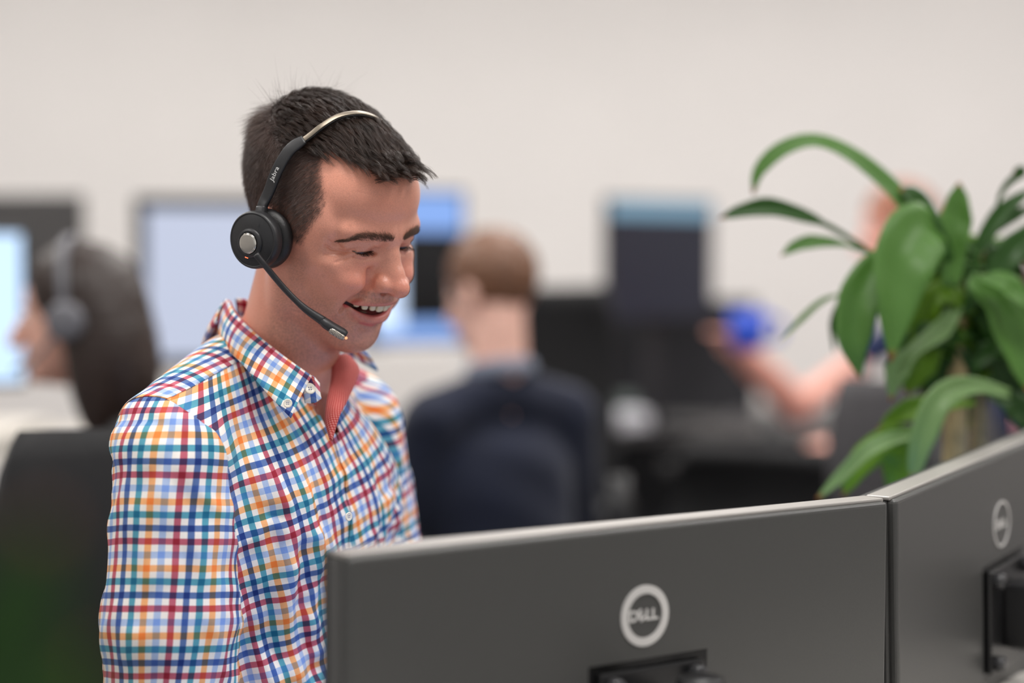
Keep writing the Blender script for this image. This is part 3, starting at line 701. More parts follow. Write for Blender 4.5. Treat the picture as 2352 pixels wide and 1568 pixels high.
# ------------------------------------------------------------------ the man's hands, trousers and stool (below the frame)
def hands_sdf(p):
    q = np.array(p, float); q[:, 0] = np.abs(q[:, 0])
    d = cap(q, (122, 200, -340), (106, 262, -345), 27, 25)
    d = smin(d, ell(q, (100, 300, -350), (40, 44, 16)), 14)
    for k, (x0, x1, L) in enumerate(((72, 66, 66), (91, 88, 76), (110, 110, 72), (127, 131, 58))):
        a = np.array([x0, 332, -348.]); b = np.array([(x0+x1)/2, 332+L*.55, -345.]); c = np.array([x1, 332+L, -360.])
        d = smin(d, chain(q, [(a, 9.5), (b, 8.5), (c, 7)]), 5)
    d = smin(d, chain(q, [((74, 286, -352), 12), ((54, 312, -355), 10), ((48, 340, -362), 8)]), 7)
    return d
Va, Qa = sdf_mesh(hands_sdf, (-170, 160, -400), (170, 430, -300), 3.0)
for sg in (1, -1):
    k_ = np.where(Va[:, 0]*sg > 0)[0]; mp_ = -np.ones(len(Va), int); mp_[k_] = np.arange(len(k_)); q_ = Qa[(mp_[Qa] >= 0).all(1)]
    hb = fast_mesh('hand', t2w(Va[k_]), mp_[q_], SKIN); set_col(hb, np.repeat(np.array(srgb(214, 150, 124)[:3])[None], len(k_), 0)); child(hb)
def legs_sdf(p):
    q = np.array(p, float); q[:, 0] = np.abs(q[:, 0])
    d = ell(q, (0, 0, -545), (165, 125, 110)); d = smin(d, cap(q, (85, 20, -555), (105, 400, -545), 82, 62), 30)
    d = smin(d, cap(q, (105, 400, -550), (105, 370, -985), 62, 44), 15); return d
Va, Qa = sdf_mesh(legs_sdf, (-260, -150, -1040), (260, 480, -430), 10.0)
child(fast_mesh('trousers', t2w(Va), Qa, mat('trousers_navy', (40, 46, 66), .9)))
for sg in (1, -1):
    V, F = uvs((sg*105, 410, -1044), (48, 125, 44)); V[:, 2] = np.maximum(V[:, 2], -1072); V = t2w(V); V[:, 2] = np.maximum(V[:, 2], .002); child(mesh('shoe', V, F, mat('shoe_brown', (84, 56, 40), .5)))
sp = t2w(np.array([[0, -20, -660.]]))[0]
stool = tag(empty('stool', (sp[0], sp[1], 0)), 'black round stool under the smiling man', 'stool')
V, F = lathe_vf([(.02, -.06), (.17, -.055), (.195, -.04), (.2, -.015), (.185, .0), (.001, .0)], 40); child(mesh('seat', V+np.array([sp[0], sp[1], sp[2]+.02]), F, PAD if 'PAD' in globals() else mat('stool_vinyl', (30, 30, 32), .4)), stool)
V, F = lathe_vf([(.03, .07), (.03, .2), (.02, .21), (.02, sp[2]-.03)], 20); child(mesh('column', V+np.array([sp[0], sp[1], 0]), F, mat('stool_chrome', (190, 190, 192), .2, metal=1.0)), stool)
for k in range(5):
    a = k*2*math.pi/5; e = np.array([math.cos(a)*.26, math.sin(a)*.26, .06])+np.array([sp[0], sp[1], 0])
    o = tube('foot', [(sp[0], sp[1], .1), tuple(e)], [.024, .016], mat('stool_black', (26, 26, 28), .5), None, 10); child(o, stool)
    V, F = uvs((0, 0, 0), (.026, .018, .026), 14, 8); child(mesh('caster', V+np.array([e[0], e[1], .028]), F, mat('stool_black', (26, 26, 28), .5)), o)
# ------------------------------------------------------------------ headset
def text_mesh(body_, size, depth=0.0, name='lettering', shear=0.0, spacing=1.0, bold=0.0):
    c = bpy.data.curves.new(name, 'FONT'); c.body = body_; c.size = size; c.extrude = depth; c.align_x = 'CENTER'; c.align_y = 'CENTER'; c.shear = shear; c.space_character = spacing; c.offset = bold; c.resolution_u = 4
    o = bpy.data.objects.new(name, c); COL.objects.link(o); bpy.context.view_layer.update()
    me = bpy.data.meshes.new_from_object(o.evaluated_get(bpy.context.evaluated_depsgraph_get())); V = np.array([v.co[:] for v in me.vertices]); F = [tuple(p.vertices) for p in me.polygons]
    bpy.data.objects.remove(o); bpy.data.curves.remove(c); bpy.data.meshes.remove(me); return V, F
def ribbon_vf(P, N, w, t, round_=.35):
    """rounded flat band: centre line P, surface normals N, width w(n) and thickness t(n)"""
    P = np.asarray(P, float); n = len(P); T = np.gradient(P, axis=0); T /= np.linalg.norm(T, axis=1)[:, None]
    N = np.asarray(N, float); N = N-T*(N*T).sum(1)[:, None]; N /= np.linalg.norm(N, axis=1)[:, None]; B = np.cross(T, N)
    w = np.broadcast_to(w, (n,)); t = np.broadcast_to(t, (n,)); a = np.linspace(0, 2*np.pi, 16, endpoint=False)
    cs, sn = np.sign(np.cos(a))*np.abs(np.cos(a))**round_, np.sign(np.sin(a))*np.abs(np.sin(a))**round_
    V = (P[:, None]+B[:, None]*(cs[None, :, None]*w[:, None, None]/2)+N[:, None]*(sn[None, :, None]*t[:, None, None]/2)).reshape(-1, 3); s = 16
    F = [(i*s+j, i*s+(j+1) % s, (i+1)*s+(j+1) % s, (i+1)*s+j) for i in range(n-1) for j in range(s)]+[tuple(range(s))[::-1], tuple((n-1)*s+j for j in range(s))]
    return V, F
hs_o = h2w(np.array([[84, -3, 4.]]))[0]
headset = tag(empty('headset', tuple(hs_o)), 'black one-ear wireless headset with a boom microphone worn by the smiling man', 'headset')
BLK = mat('headset_black_plastic', (38, 38, 40), .42, noise=.1, nscale=400, bump=.12, bscale=2500)
PAD = mat('headset_leatherette', (26, 25, 26), .38, bump=.3, bscale=1500)
STEEL = mat('brushed_steel', (196, 192, 184), .3, metal=1.0)
BAND = mat('headband_metal', (140, 130, 116), .38, metal=.85)
axz = nrm(np.array([1, .17, .08])); axy = nrm(np.array([0, -.05, 1.])-axz*(np.array([0, -.05, 1.])@axz)); axx = np.cross(axy, axz)
def cup_w(V, c=(84, -3, 4.)): return h2w(np.asarray(V)@np.stack([axx, axy, axz])+np.array(c))
def hpart(name, V, F, m, par=None): return child(mesh(name, V, F, m), par or headset)
tor = []
for i in range(15):
    a = -math.pi/2+math.pi*i/14; tor.append((21+9.5*math.cos(a), 1+8.5*math.sin(a)))
V, F = lathe_vf([(9, -7)]+tor+[(10, 9.5)], 56); hpart('ear_cushion', cup_w(V), F, PAD)
V, F = lathe_vf([(24, 6), (25, 8), (25, 11), (28.3, 13), (29, 15), (29, 22), (28.4, 24), (27.2, 25.2), (26.4, 25.4), (26.2, 25.0), (25.6, 25.0), (25.2, 25.3), (1, 25.6)], 64)
cup = hpart('ear_cup', cup_w(V), F, BLK)
hub = np.array([-1.5, -3.5, 0])
V, F = lathe_vf([(15.2, 24.5), (15, 26.2), (14.3, 27.6), (12.6, 28.6), (11.2, 28.9), (10.6, 28.0), (.5, 28.0)], 48); hpart('boom_hub', cup_w(V+hub), F, BLK)
V, F = lathe_vf([(9.6, 27.5), (9.5, 29.4), (9.0, 30.2), (8.2, 30.4), (.3, 30.1)], 48); hpart('dial', cup_w(V+hub), F, STEEL)
V, F = lathe_vf([(10.4, 28.0), (10.2, 29.6), (9.7, 29.8)], 48); hpart('dial_rim', cup_w(V+hub), F, mat('chrome_ring', (220, 216, 208), .15, metal=1.0))
bm = bmesh.new(); box(bm, (0, 0, 0), (3.6, 1.3, .8), None, .3); V = np.array([v.co[:] for v in bm.verts]); F = [[v.index for v in f.verts] for f in bm.faces]; bm.free()
hpart('status_light', cup_w(V+np.array([-2.5, -18.6, 25.8])), F, mat('status_light_red', (255, 96, 60), .4, emit=3.0))
V, F = text_mesh('R', 5.0); hpart('side_letter', cup_w(V+np.array([4.5, 16.5, 25.9])), F, mat('side_letter_grey', (70, 70, 72), .5), cup)
# slider arm, hinge, steel band and far end
def hd_path(pts, n): return catmull(pts, n)
armP = hd_path([(92, -8, 26), (89.5, -12, 37), (86, -10.5, 51.5), (82.5, -7.5, 75), (75, -3.2, 96.7), (65.5, 4.5, 110)], 40)
gN = grad(lambda p: scalp_sdf(p), armP)
V, F = ribbon_vf(armP, gN, np.interp(np.linspace(0, 1, 40), [0, .12, .2, .5, .9, 1], [10, 10.5, 12, 13.2, 12.4, 9.5]), np.interp(np.linspace(0, 1, 40), [0, .2, .3, 1], [7, 6, 4.2, 3.6]))
arm_o = hpart('slider_arm', h2w(V), F, BLK)
stemP = np.array([(96, -3, 14), (96.5, -5, 22), (93.5, -8.5, 30), (91, -11, 35.)]); V, F = ribbon_vf(catmull(stemP, 12), np.repeat(axz[None], 12, 0), 11.5, 8.5, .5); hpart('hinge', h2w(V), F, BLK)
bandP = hd_path([(67, 3, 108), (61, 8.0, 116.5), (52, 11.5, 126), (36, 14.5, 136), (20, 18.5, 140.5), (4, 21, 140.5), (-20, 21, 134), (-43, 17, 122), (-60, 11, 104), (-72, 6, 84)], 60)
gN = grad(scalp_sdf, bandP)
V, F = ribbon_vf(bandP, gN, 5.2, 1.6); hpart('headband', h2w(V), F, BAND)
V, F = ribbon_vf(bandP-gN*1.6, gN, 6.6, 2.2); hpart('headband_cushion', h2w(V), F, PAD)
padP = hd_path([(-76, 18, 84), (-77.5, 6, 82), (-78, -8, 80)], 14); V, F = ribbon_vf(padP, grad(scalp_sdf, padP), 16, 8, .7); hpart('temple_pad', h2w(V), F, PAD)
# lettering along the arm
V, F = text_mesh('Jabra', 7.6, .1, spacing=1.02); k0 = np.array([83.6, -8.4, 67.]); k1 = armP[24]
i0 = int(np.argmin(np.linalg.norm(armP-np.array([82.6, -8, 72]), axis=1))); Tn = nrm(armP[i0+4]-armP[i0-4]); Nn = grad(scalp_sdf, armP[i0:i0+1])[0]; Nn = nrm(Nn-Tn*(Nn@Tn)); Bn = np.cross(Nn, Tn)
s_ = V[:, 0]; idx = np.interp(s_, np.r_[0, np.cumsum(np.linalg.norm(np.diff(armP, axis=0), axis=1))]-np.r_[0, np.cumsum(np.linalg.norm(np.diff(armP, axis=0), axis=1))][i0], np.arange(40))
base = np.stack([np.interp(idx, np.arange(40), armP[:, k]) for k in range(3)], 1)
hpart('lettering', h2w(base+Bn*V[:, 1:2]+Nn*(2.05+V[:, 2:3])), F, mat('white_print', (226, 226, 224), .5), arm_o)
# boom and microphone
bp = np.array([w2h(at(*q)[None])[0] for q in ((588, 584, 1.640), (606, 606, 1.643), (632, 638, 1.652), (662, 672, 1.658), (700, 708, 1.660), (742, 737, 1.662))])
bpc = catmull(bp, 36); V, F = tube_vf(bpc, np.interp(np.linspace(0, 1, 36), [0, .1, .7, 1], [3.4, 3.1, 3.1, 4.8]), 12); hpart('boom', h2w(V), F, BLK)
mp = catmull(np.array([w2h(at(*q)[None])[0] for q in ((738, 734, 1.662), (752, 745, 1.662), (772, 757, 1.663), (796, 770, 1.664))]), 16)
V, F = tube_vf(mp, np.interp(np.linspace(0, 1, 16), [0, .3, .9, 1], [4.6, 6.4, 6.2, 4.0]), 16, ry=np.interp(np.linspace(0, 1, 16), [0, .3, .9, 1], [4.2, 5.2, 5.0, 3.4])); mic = hpart('microphone', h2w(V), F, BLK)
gl = catmull(np.array([w2h(at(*q)[None])[0] for q in ((757, 756, 1.6595), (772, 765, 1.6595), (791, 777, 1.661))]), 14)
V, F = tube_vf(gl, np.interp(np.linspace(0, 1, 14), [0, .12, .9, 1], [2.2, 3.7, 3.5, 2.2]), 12)
gm = mat('mic_grille', (176, 170, 160), .35, metal=.8)
if not gm.get('net'):
    gm['net'] = 1; nt = gm.node_tree; tc = nt.nodes.new('ShaderNodeTexCoord'); ck = nt.nodes.new('ShaderNodeTexChecker'); ck.inputs['Scale'].default_value = 1400; ck.inputs['Color1'].default_value = srgb(206, 198, 186); ck.inputs['Color2'].default_value = srgb(96, 90, 84)
    nt.links.new(tc.outputs['Object'], ck.inputs['Vector']); nt.links.new(ck.outputs['Color'], nt.nodes['Principled BSDF'].inputs['Base Color'])
hpart('grille', h2w(V), F, gm, mic)
V, F = uvs((0, 0, 0), (1.5,)*3, 12, 8); hpart('mic_light', h2w(V+w2h(at(795, 776, 1.660)[None])), F, mat('mic_light_orange', (255, 170, 120), .4, emit=1.0), mic)
# ------------------------------------------------------------------ the two monitors on arms in front of the man
SHELL = mat('monitor_back_plastic', (70, 70, 69), .36, noise=.04, nscale=600, bump=.1, bscale=1800)
EDGE = mat('monitor_edge_silver', (168, 164, 160), .38, metal=.35)
LOGO = mat('logo_silver', (214, 212, 210), .35, metal=.2)
BLACK = mat('bracket_black', (22, 22, 24), .35)
ARMG = mat('arm_grey', (132, 132, 136), .4, metal=.5)
def oriented(name, c, s, M, m, parent, bevel=.0, seg=2):
    bm = bmesh.new(); box(bm, c, s, Matrix(M), bevel, seg); o = bm_obj(name, bm, m); return child(o, parent)
def monitor(p_left, p_right, z_left, z_right, label, ring, arm_out, desk_z=.73, H=.36, W=.615, wordsize=.0145):
    a = np.array([p_left[0], p_left[1], z_left]); b = np.array([p_right[0], p_right[1], z_right]); x = nrm(b-a); n = nrm(np.cross(x, [0, 0, 1.0])); up = np.cross(n, x)*1.0
    # x along the width, n towards the viewer's side (the back of the monitor), up
    n = n if n@(CAM-a) > 0 else -n; up = np.cross(x, n); up = up if up[2] > 0 else -up
    M = basis(a, x, n, up)
    root = tag(empty('monitor', tuple(a+x*W/2-up*H)), label, 'monitor', 'desktop monitors on arms in front of the smiling man')
    oriented('front_bezel', (W/2, -.026, -H/2), (W, .008, H), M, mat('bezel_dark', (40, 40, 42), .4), root, .002)
    oriented('side_frame', (W/2, -.0105, -H/2-.0015), (W, .0235, H-.003), M, SHELL, root, .003); oriented('top_edge', (W/2, -.0085, -.0005), (W-.002, .026, .004), M, EDGE, root, .0015)
    oriented('screen', (W/2, -.0305, -H/2-.002), (W-.014, .001, H-.022), M, mat('lit_screen_blue', (150, 180, 230), .3, emit=.8), root)
    oriented('back_cover', (W/2, .0055, -H/2), (W-.003, .011, H-.003), M, SHELL, root, .004, 3)
    # ring emblem
    ri, ro = ring; V = []; F = []; k = 64
    for zz in (.0108, .0122):
        for rr in (ri, ro):
            for j in range(k): V.append((W/2-.006+rr*math.cos(2*math.pi*j/k), zz, -.079+rr*math.sin(2*math.pi*j/k)))
    for j in range(k):
        j2 = (j+1) % k; F += [(2*k+j, 3*k+j, 3*k+j2, 2*k+j2), (j, k+j, k+j2, j2), (j, j2, 2*k+j2, 2*k+j), (k+j, k+j2, 3*k+j2, 3*k+j)]
    lg = child(mesh('emblem_ring', xf(V, M), F, LOGO, None, False), root)
    for ch, dx, rot in (('D', -1.28, 0), ('E', -.42, .55), ('L', .42, 0), ('L', 1.12, 0)):
        V, F = text_mesh(ch, wordsize, .0005, bold=.0004); c, s = math.cos(rot), math.sin(rot)
        V = np.stack([V[:, 0]*c-V[:, 1]*s, V[:, 0]*s+V[:, 1]*c, V[:, 2]], 1); V[:, 0] *= 1.1
        # the back is read from the viewer's side: x runs to the viewer's right
        V = np.stack([W/2-.006+dx*wordsize*.74+V[:, 0], .0113+V[:, 2], -.079+V[:, 1]], 1)
        child(mesh('emblem_letter', xf(V, M), F, LOGO, None, False), lg)
    # recess, plate and arm
    oriented('mount_recess', (W/2, .0105, -.182), (.135, .0012, .13), M, mat('recess_black', (12, 12, 13), .25), root, .0)
    pl = oriented('mount_plate', (W/2, .0145, -.182), (.118, .006, .116), M, BLACK, root, .002)
    for sx in (-.047, .047):
        for sz in (-.047, .047):
            V, F = lathe_vf([(.0085, 0), (.0085, .010), (.0072, .012), (.001, .0122)], 18); R_ = np.array([[1, 0, 0], [0, 0, 1.], [0, -1., 0]])
            child(mesh('mount_knob', xf(V@R_.T+np.array([W/2+sx, .017, -.182+sz]), M), F, mat('knob_gloss', (60, 60, 62), .2), None), pl)
    oriented('tilt_head', (W/2, .042, -.182), (.036, .055, .075), M, BLACK, root, .006)
    V, F = lathe_vf([(.019, -.052), (.019, .03), (.0165, .034), (.0165, .044), (.0205, .046), (.0205, .062), (.018, .064), (.001, .064)], 28); child(mesh('pivot', xf(V+np.array([W/2, .078, -.185]), M), F, BLACK), root)
    p0 = xf([[W/2, .078, -.20]], M)[0]; p1 = p0+np.array(arm_out); pd = p1.copy()
    d = nrm(p1-p0); s = nrm(np.cross(d, [0, 0, 1.])); Mb = basis((p0+p1)/2, d, s, np.cross(d, s)*1.0)
    oriented('arm_link', (0, 0, 0), (np.linalg.norm(p1-p0)+.04, .038, .05), Mb, ARMG, root, .012, 3)
    V, F = lathe_vf([(.055, desk_z-p1[2]), (.055, desk_z+.012-p1[2]), (.019, desk_z+.014-p1[2]), (.019, .03), (.022, .032), (.022, .06), (.001, .06)], 28); child(mesh('arm_post', V+p1, F, ARMG), root)
    return root
pL0 = at(757, 1275, 1.32); pL1 = at(2030, 1145, 1.68); pR1 = at(2352, 1010, 2.02)
dirL = nrm((pL1-pL0)*[1, 1, 0]); pL0 = pL0+(pL1-pL0)*.016; WL = np.linalg.norm((pL1-pL0)[:2]); dirR = nrm((pR1-pL1)*[1, 1, 0])
zt = (pL0[2]+pL1[2])/2; gap = .004
monitor(pL0, pL0+dirL*(WL-gap), pL0[2], pL1[2], 'large dark monitor seen from behind with a thick ring emblem, nearest the smiling man', (.0195, .0268), (.02, -.14, -.03), W=WL-gap, wordsize=.0135)
sR = pL1+dirR*gap; rz = (pR1[2]-pL1[2])/np.linalg.norm((pR1-pL1)[:2])
monitor(sR, sR+dirR*.615, pL1[2], pL1[2]+rz*.615, 'dark monitor seen from behind with a thin ring emblem, angled below the leafy plant', (.0238, .0264), (.16, -.05, -.02), W=.615, wordsize=.0135)
# desk under them
nL = nrm(np.cross(dirL, [0, 0, 1.0])); nL = nL if nL@(CAM-pL0) > 0 else -nL
dk = tag(empty('desk', tuple((pL0+dirL*.55)*[1, 1, 0])), 'white desk under the two dark monitors', 'desk')
Mk = basis(np.array([pL0[0], pL0[1], .73])-dirL*.25, dirL, -nL, np.array([0, 0, 1.]))
oriented('desk_top', (.775, -.11, -.0125), (1.55, .46, .025), Mk, mat('desk_white', (226, 222, 216), .5), dk, .003)
for cx_ in (.08, 1.47):
    for cy_ in (-.30, .08): oriented('leg', (cx_, cy_, -.3775), (.05, .05, .705), Mk, mat('desk_leg', (190, 190, 192), .4, metal=.5), dk, .004)
# ------------------------------------------------------------------ leafy plant behind the monitors
def leaf_mat(name, base, light):
    m = mat(name, base, .45, spec=.5); 
    nt = m.node_tree; b = nt.nodes['Principled BSDF']; uv = nt.nodes.new('ShaderNodeUVMap'); sp = nt.nodes.new('ShaderNodeSeparateXYZ'); nt.links.new(uv.outputs['UV'], sp.inputs[0])
    wv = nt.nodes.new('ShaderNodeTexWave'); wv.inputs['Scale'].default_value = 5.0; wv.inputs['Distortion'].default_value = 1.5; wv.inputs['Detail'].default_value = 1; nt.links.new(uv.outputs['UV'], wv.inputs['Vector'])
    cr = nt.nodes.new('ShaderNodeValToRGB'); cr.color_ramp.elements[0].color = srgb(base); cr.color_ramp.elements[1].color = srgb(light); cr.color_ramp.elements[0].position = .3; nt.links.new(wv.outputs['Fac'], cr.inputs[0])  # pale stripes: venation, with the blade's whitish sheen put into the colour
    # dry brown tip
    tr = nt.nodes.new('ShaderNodeMapRange'); tr.inputs['From Min'].default_value = .94; tr.inputs['From Max'].default_value = .99; nt.links.new(sp.outputs['Y'], tr.inputs['Value'])
    mx = nt.nodes.new('ShaderNodeMix'); mx.data_type = 'RGBA'; nt.links.new(tr.outputs['Result'], mx.inputs['Factor']); nt.links.new(cr.outputs['Color'], mx.inputs['A']); mx.inputs['B'].default_value = srgb(170, 104, 50)
    nt.links.new(mx.outputs['Result'], b.inputs['Base Color'])
    tl = nt.nodes.new('ShaderNodeBsdfTranslucent'); nt.links.new(mx.outputs['Result'], tl.inputs['Color']); ms = nt.nodes.new('ShaderNodeMixShader'); ms.inputs[0].default_value = .3
    out = nt.nodes['Material Output']; nt.links.new(b.outputs[0], ms.inputs[1]); nt.links.new(tl.outputs[0], ms.inputs[2]); nt.links.new(ms.outputs[0], out.inputs['Surface'])
    return m
LEAFS = [leaf_mat('leaf_green', (52, 104, 24), (122, 166, 84)), leaf_mat('leaf_dark_green', (34, 74, 16), (58, 104, 30)), leaf_mat('leaf_pale_green', (86, 128, 60), (150, 178, 122)), leaf_mat('leaf_backlit_yellow_green', (86, 132, 12), (122, 164, 30))]  # the yellow-green has light shining through the blades put into its colour
PD = 2.11
plant = tag(empty('potted_plant', tuple(at(2195, 1000, PD)*[1, 1, 0])), 'leafy green plant with long drooping blades behind the monitors', 'plant')
def leaf(path, wmax, face, mi=0, prof=None, foldv=.4, parent=None, n=22, prefix='leaf'):
    """path: [(px, py, depth offset)], wmax in pixels, face: direction the blade faces"""
    P = catmull([at(q[0], q[1], PD+(q[2] if len(q) > 2 else 0)) for q in path], n); Wd = wmax/F_PX*PD
    T = np.gradient(P, axis=0); T /= np.linalg.norm(T, axis=1)[:, None]; fc = nrm(face); S = np.cross(T, fc); S /= np.linalg.norm(S, axis=1)[:, None]+1e-9; N = np.cross(S, T)
    t = np.linspace(0, 1, n); pf = np.interp(t, *(prof or ([0, .12, .35, .6, .85, 1], [.18, .35, .85, 1, .55, .03])))*Wd/2
    V = []; UVs = []; k = 7
    for i in range(n):
        for j in range(k):
            s = (j/(k-1)*2-1); wob = .06*math.sin(t[i]*17+2*s); V.append(P[i]+S[i]*pf[i]*s+N[i]*pf[i]*(foldv*(abs(s)-.4)+wob)); UVs.append((j/(k-1)*3, t[i]))
    F = [(i*k+j, i*k+j+1, (i+1)*k+j+1, (i+1)*k+j) for i in range(n-1) for j in range(k-1)]
    o = mesh(prefix, V, F, LEAFS[mi]); lay = o.data.uv_layers.new(name='UVMap')
    for l in o.data.loops: lay.data[l.index].uv = UVs[l.vertex_index]
    so = o.modifiers.new('thickness', 'SOLIDIFY'); so.thickness = .0007; so.offset = 0
    return child(o, parent or plant)
fv = -C_F; U = np.array([0, 0, 1.]); Rt = np.array([1., 0, 0])
leaf([(2120, 560), (2080, 475), (2020, 410), (1945, 352), (1870, 325), (1795, 345), (1742, 395), (1730, 445)], 62, fv+.9*U+.2*Rt, 0, ([0, .2, .4, .6, .8, 1], [.6, 1, .8, .75, .6, .1]))
leaf([(2015, 592), (1965, 556), (1905, 520), (1850, 497), (1770, 476), (1705, 484), (1650, 502)], 46, fv+.2*U, 1, ([0, .1, .38, .5, .7, .9, 1], [.25, .25, .3, .7, 1, .55, .03]))
leaf([(2000, 580), (1945, 563), (1905, 556), (1860, 556), (1825, 566), (1793, 588)], 34, fv+.2*U, 0, ([0, .2, .3, .6, .85, 1], [.3, .3, .5, 1, .7, .05]))
leaf([(1950, 670), (1890, 690), (1835, 738), (1790, 785)], 16, fv+.3*U, 2)
leaf([(2150, 520, -.02), (2110, 532, -.05), (2075, 600, -.07), (2058, 700, -.08), (2046, 832, -.08)], 150, fv+.35*U+.15*Rt, 0, ([0, .1, .35, .55, .8, 1], [.5, .8, 1, .92, .55, .03]), .34)
leaf([(2060, 580, -.02), (2010, 620, -.04), (1972, 700, -.05), (1962, 790, -.05), (1978, 872, -.04)], 100, fv+.3*U-.2*Rt, 0, ([0, .15, .45, .7, 1], [.3, .7, 1, .8, .03]))
leaf([(2185, 660), (2190, 560), (2198, 490), (2203, 418)], 78, fv-.5*Rt, 0, ([0, .3, .6, .85, 1], [.5, .9, 1, .6, .05]))
leaf([(2180, 600), (2150, 530), (2110, 465), (2068, 432)], 58, fv+.4*U+.5*Rt, 1, ([0, .3, .6, .85, 1], [.5, .9, 1, .8, .2]))
leaf([(2215, 640, .03), (2262, 545, .03), (2310, 480, .03), (2375, 430, .03)], 46, fv+.4*U, 1)
leaf([(2255, 560, .03), (2295, 520, .03), (2340, 490, .03), (2390, 470, .03)], 30, fv+.5*U, 1)
leaf([(2290, 480), (2296, 450), (2312, 424), (2330, 408), (2348, 395), (2340, 388), (2326, 396)], 22, fv+.3*Rt, 1, ([0, .3, .7, 1], [.3, .7, 1, .2]))
leaf([(2235, 700, .02), (2300, 610, .02), (2345, 555, .02), (2400, 500, .02)], 70, fv+.3*U-.2*Rt, 1)
leaf([(2225, 640), (2285, 690), (2330, 800), (2362, 900)], 96, fv+.3*U+.3*Rt, 0, ([0, .2, .5, .8, 1], [.4, .8, 1, .7, .05]))
leaf([(2250, 640, -.02), (2310, 655, -.02), (2380, 720, -.02)], 70, fv+.9*U, 0)
leaf([(2200, 700, .02), (2166, 754, 0), (2098, 806, -.03), (2060, 850, -.04), (2045, 922, -.04)], 60, fv+.5*U, 2, ([0, .3, .5, .75, 1], [.5, .8, .5, 1, .05]))
leaf([(2180, 760, .03), (2130, 800, .03), (2100, 850, .03), (2085, 905, .03)], 96, fv, 3)
leaf([(2240, 925, .01), (2150, 930, .01), (2080, 945, 0), (2015, 985, 0)], 56, fv+.2*U, 3)
leaf([(2320, 905, -.02), (2235, 886, -.03), (2160, 915, -.05), (2116, 1010, -.06), (2094, 1108, -.06)], 64, fv+.5*U+.2*Rt, 2, ([0, .2, .4, .7, .9, 1], [.4, .6, .9, 1, .6, .1]))
leaf([(2140, 1000, -.03), (2070, 1003, -.04), (2000, 1030, -.05), (1935, 1090, -.05), (1876, 1146, -.05)], 40, fv+.8*U, 2, ([0, .2, .5, .8, 1], [.4, .8, 1, .7, .15]))
leaf([(2120, 985, -.01), (2040, 1005, -.02), (1975, 1065, -.02), (1935, 1140, -.02)], 66, fv+.1*U, 3)
leaf([(2050, 1000, .0), (2058, 1050, 0), (2070, 1130, 0)], 80, fv, 3, ([0, .3, .8, 1], [.6, 1, .9, .7]))
leaf([(2260, 900, .05), (2330, 930, .05), (2380, 1010, .05)], 70, fv+.4*U, 1)
leaf([(2230, 870, .05), (2300, 800, .06), (2370, 830, .06)], 60, fv+.7*U, 1)
leaf([(1925, 690, .02), (1912, 740, .02), (1915, 810, .02)], 18, fv+.4*Rt, 1)
for i in range(95):   # the dense heart of the plant
    a = random.uniform(0, 6.28); sx, sy = random.choice([(2190, 640), (2215, 720), (2170, 800), (2230, 850), (2260, 620)]); L = random.uniform(90, 240); dz = random.uniform(.02, .14)
    ex, ey = sx+math.cos(a)*L, sy+abs(math.sin(a))*L*.8-.35*L
    ex = max(ex, 2075)
    leaf([(sx, sy, dz), (sx+(ex-sx)*.4, sy-.28*L, dz), (sx+(ex-sx)*.8, (sy+ey)/2-.1*L, dz+.02), (ex, ey+.3*L, dz+.03)], random.uniform(44, 92), fv+random.uniform(.2, 1)*U+random.uniform(-.6, .6)*Rt, random.choice([1, 1, 0, 1, 3]), n=12)
BARK = mat('cane_bark', (150, 132, 92), .8, noise=.3, nscale=80, bump=.5, bscale=200)
tube('cane', catmull([at(2188, 1560, PD+.06), at(2192, 1060, PD+.05), at(2200, 820, PD+.05), at(2192, 640, PD+.04)], 20), np.linspace(.017, .011, 20), BARK, None, 14).name = 'cane'
child(bpy.data.objects['cane'], plant)
o = tube('cane', catmull([at(2230, 1560, PD+.1), at(2246, 1000, PD+.1), at(2262, 760, PD+.06), at(2258, 580, PD+.04)], 16), np.linspace(.012, .008, 16), BARK, None, 12); child(o, plant)
pb = at(2200, 1420, PD+.07)
V, F = lathe_vf([(.085, 0), (.10, .01), (.118, .22), (.122, .235), (.122, .25), (.112, .25), (.108, .225), (.001, .222)], 40); child(mesh('pot', V+np.array([pb[0], pb[1], .46]), F, mat('pot_white', (220, 216, 210), .5)), plant)
# the shelf it stands on
sh = tag(empty('side_cabinet', (pb[0], pb[1]+.12, 0)), 'low grey cabinet behind the monitors carrying the leafy plant', 'cabinet')
Mi = np.eye(4); Mi[:3, 3] = (pb[0]+.2, pb[1]+.16, 0)
oriented('body', (0, 0, .225), (.7, .42, .39), Mi, mat('cabinet_grey', (150, 150, 152), .5), sh, .004); oriented('top', (0, 0, .44), (.72, .44, .04), Mi, mat('cabinet_top', (200, 198, 194), .5), sh, .004)
oriented('plinth', (0, 0, .015), (.66, .38, .03), Mi, BLACK, sh)
for sx in (-.175, .175):
    dr = oriented('door', (sx, -.215, .225), (.34, .016, .37), Mi, mat('cabinet_door', (164, 164, 166), .5), sh, .003); oriented('handle', (sx*.2, -.23, .28), (.012, .016, .14), Mi, ARMG, dr, .004)
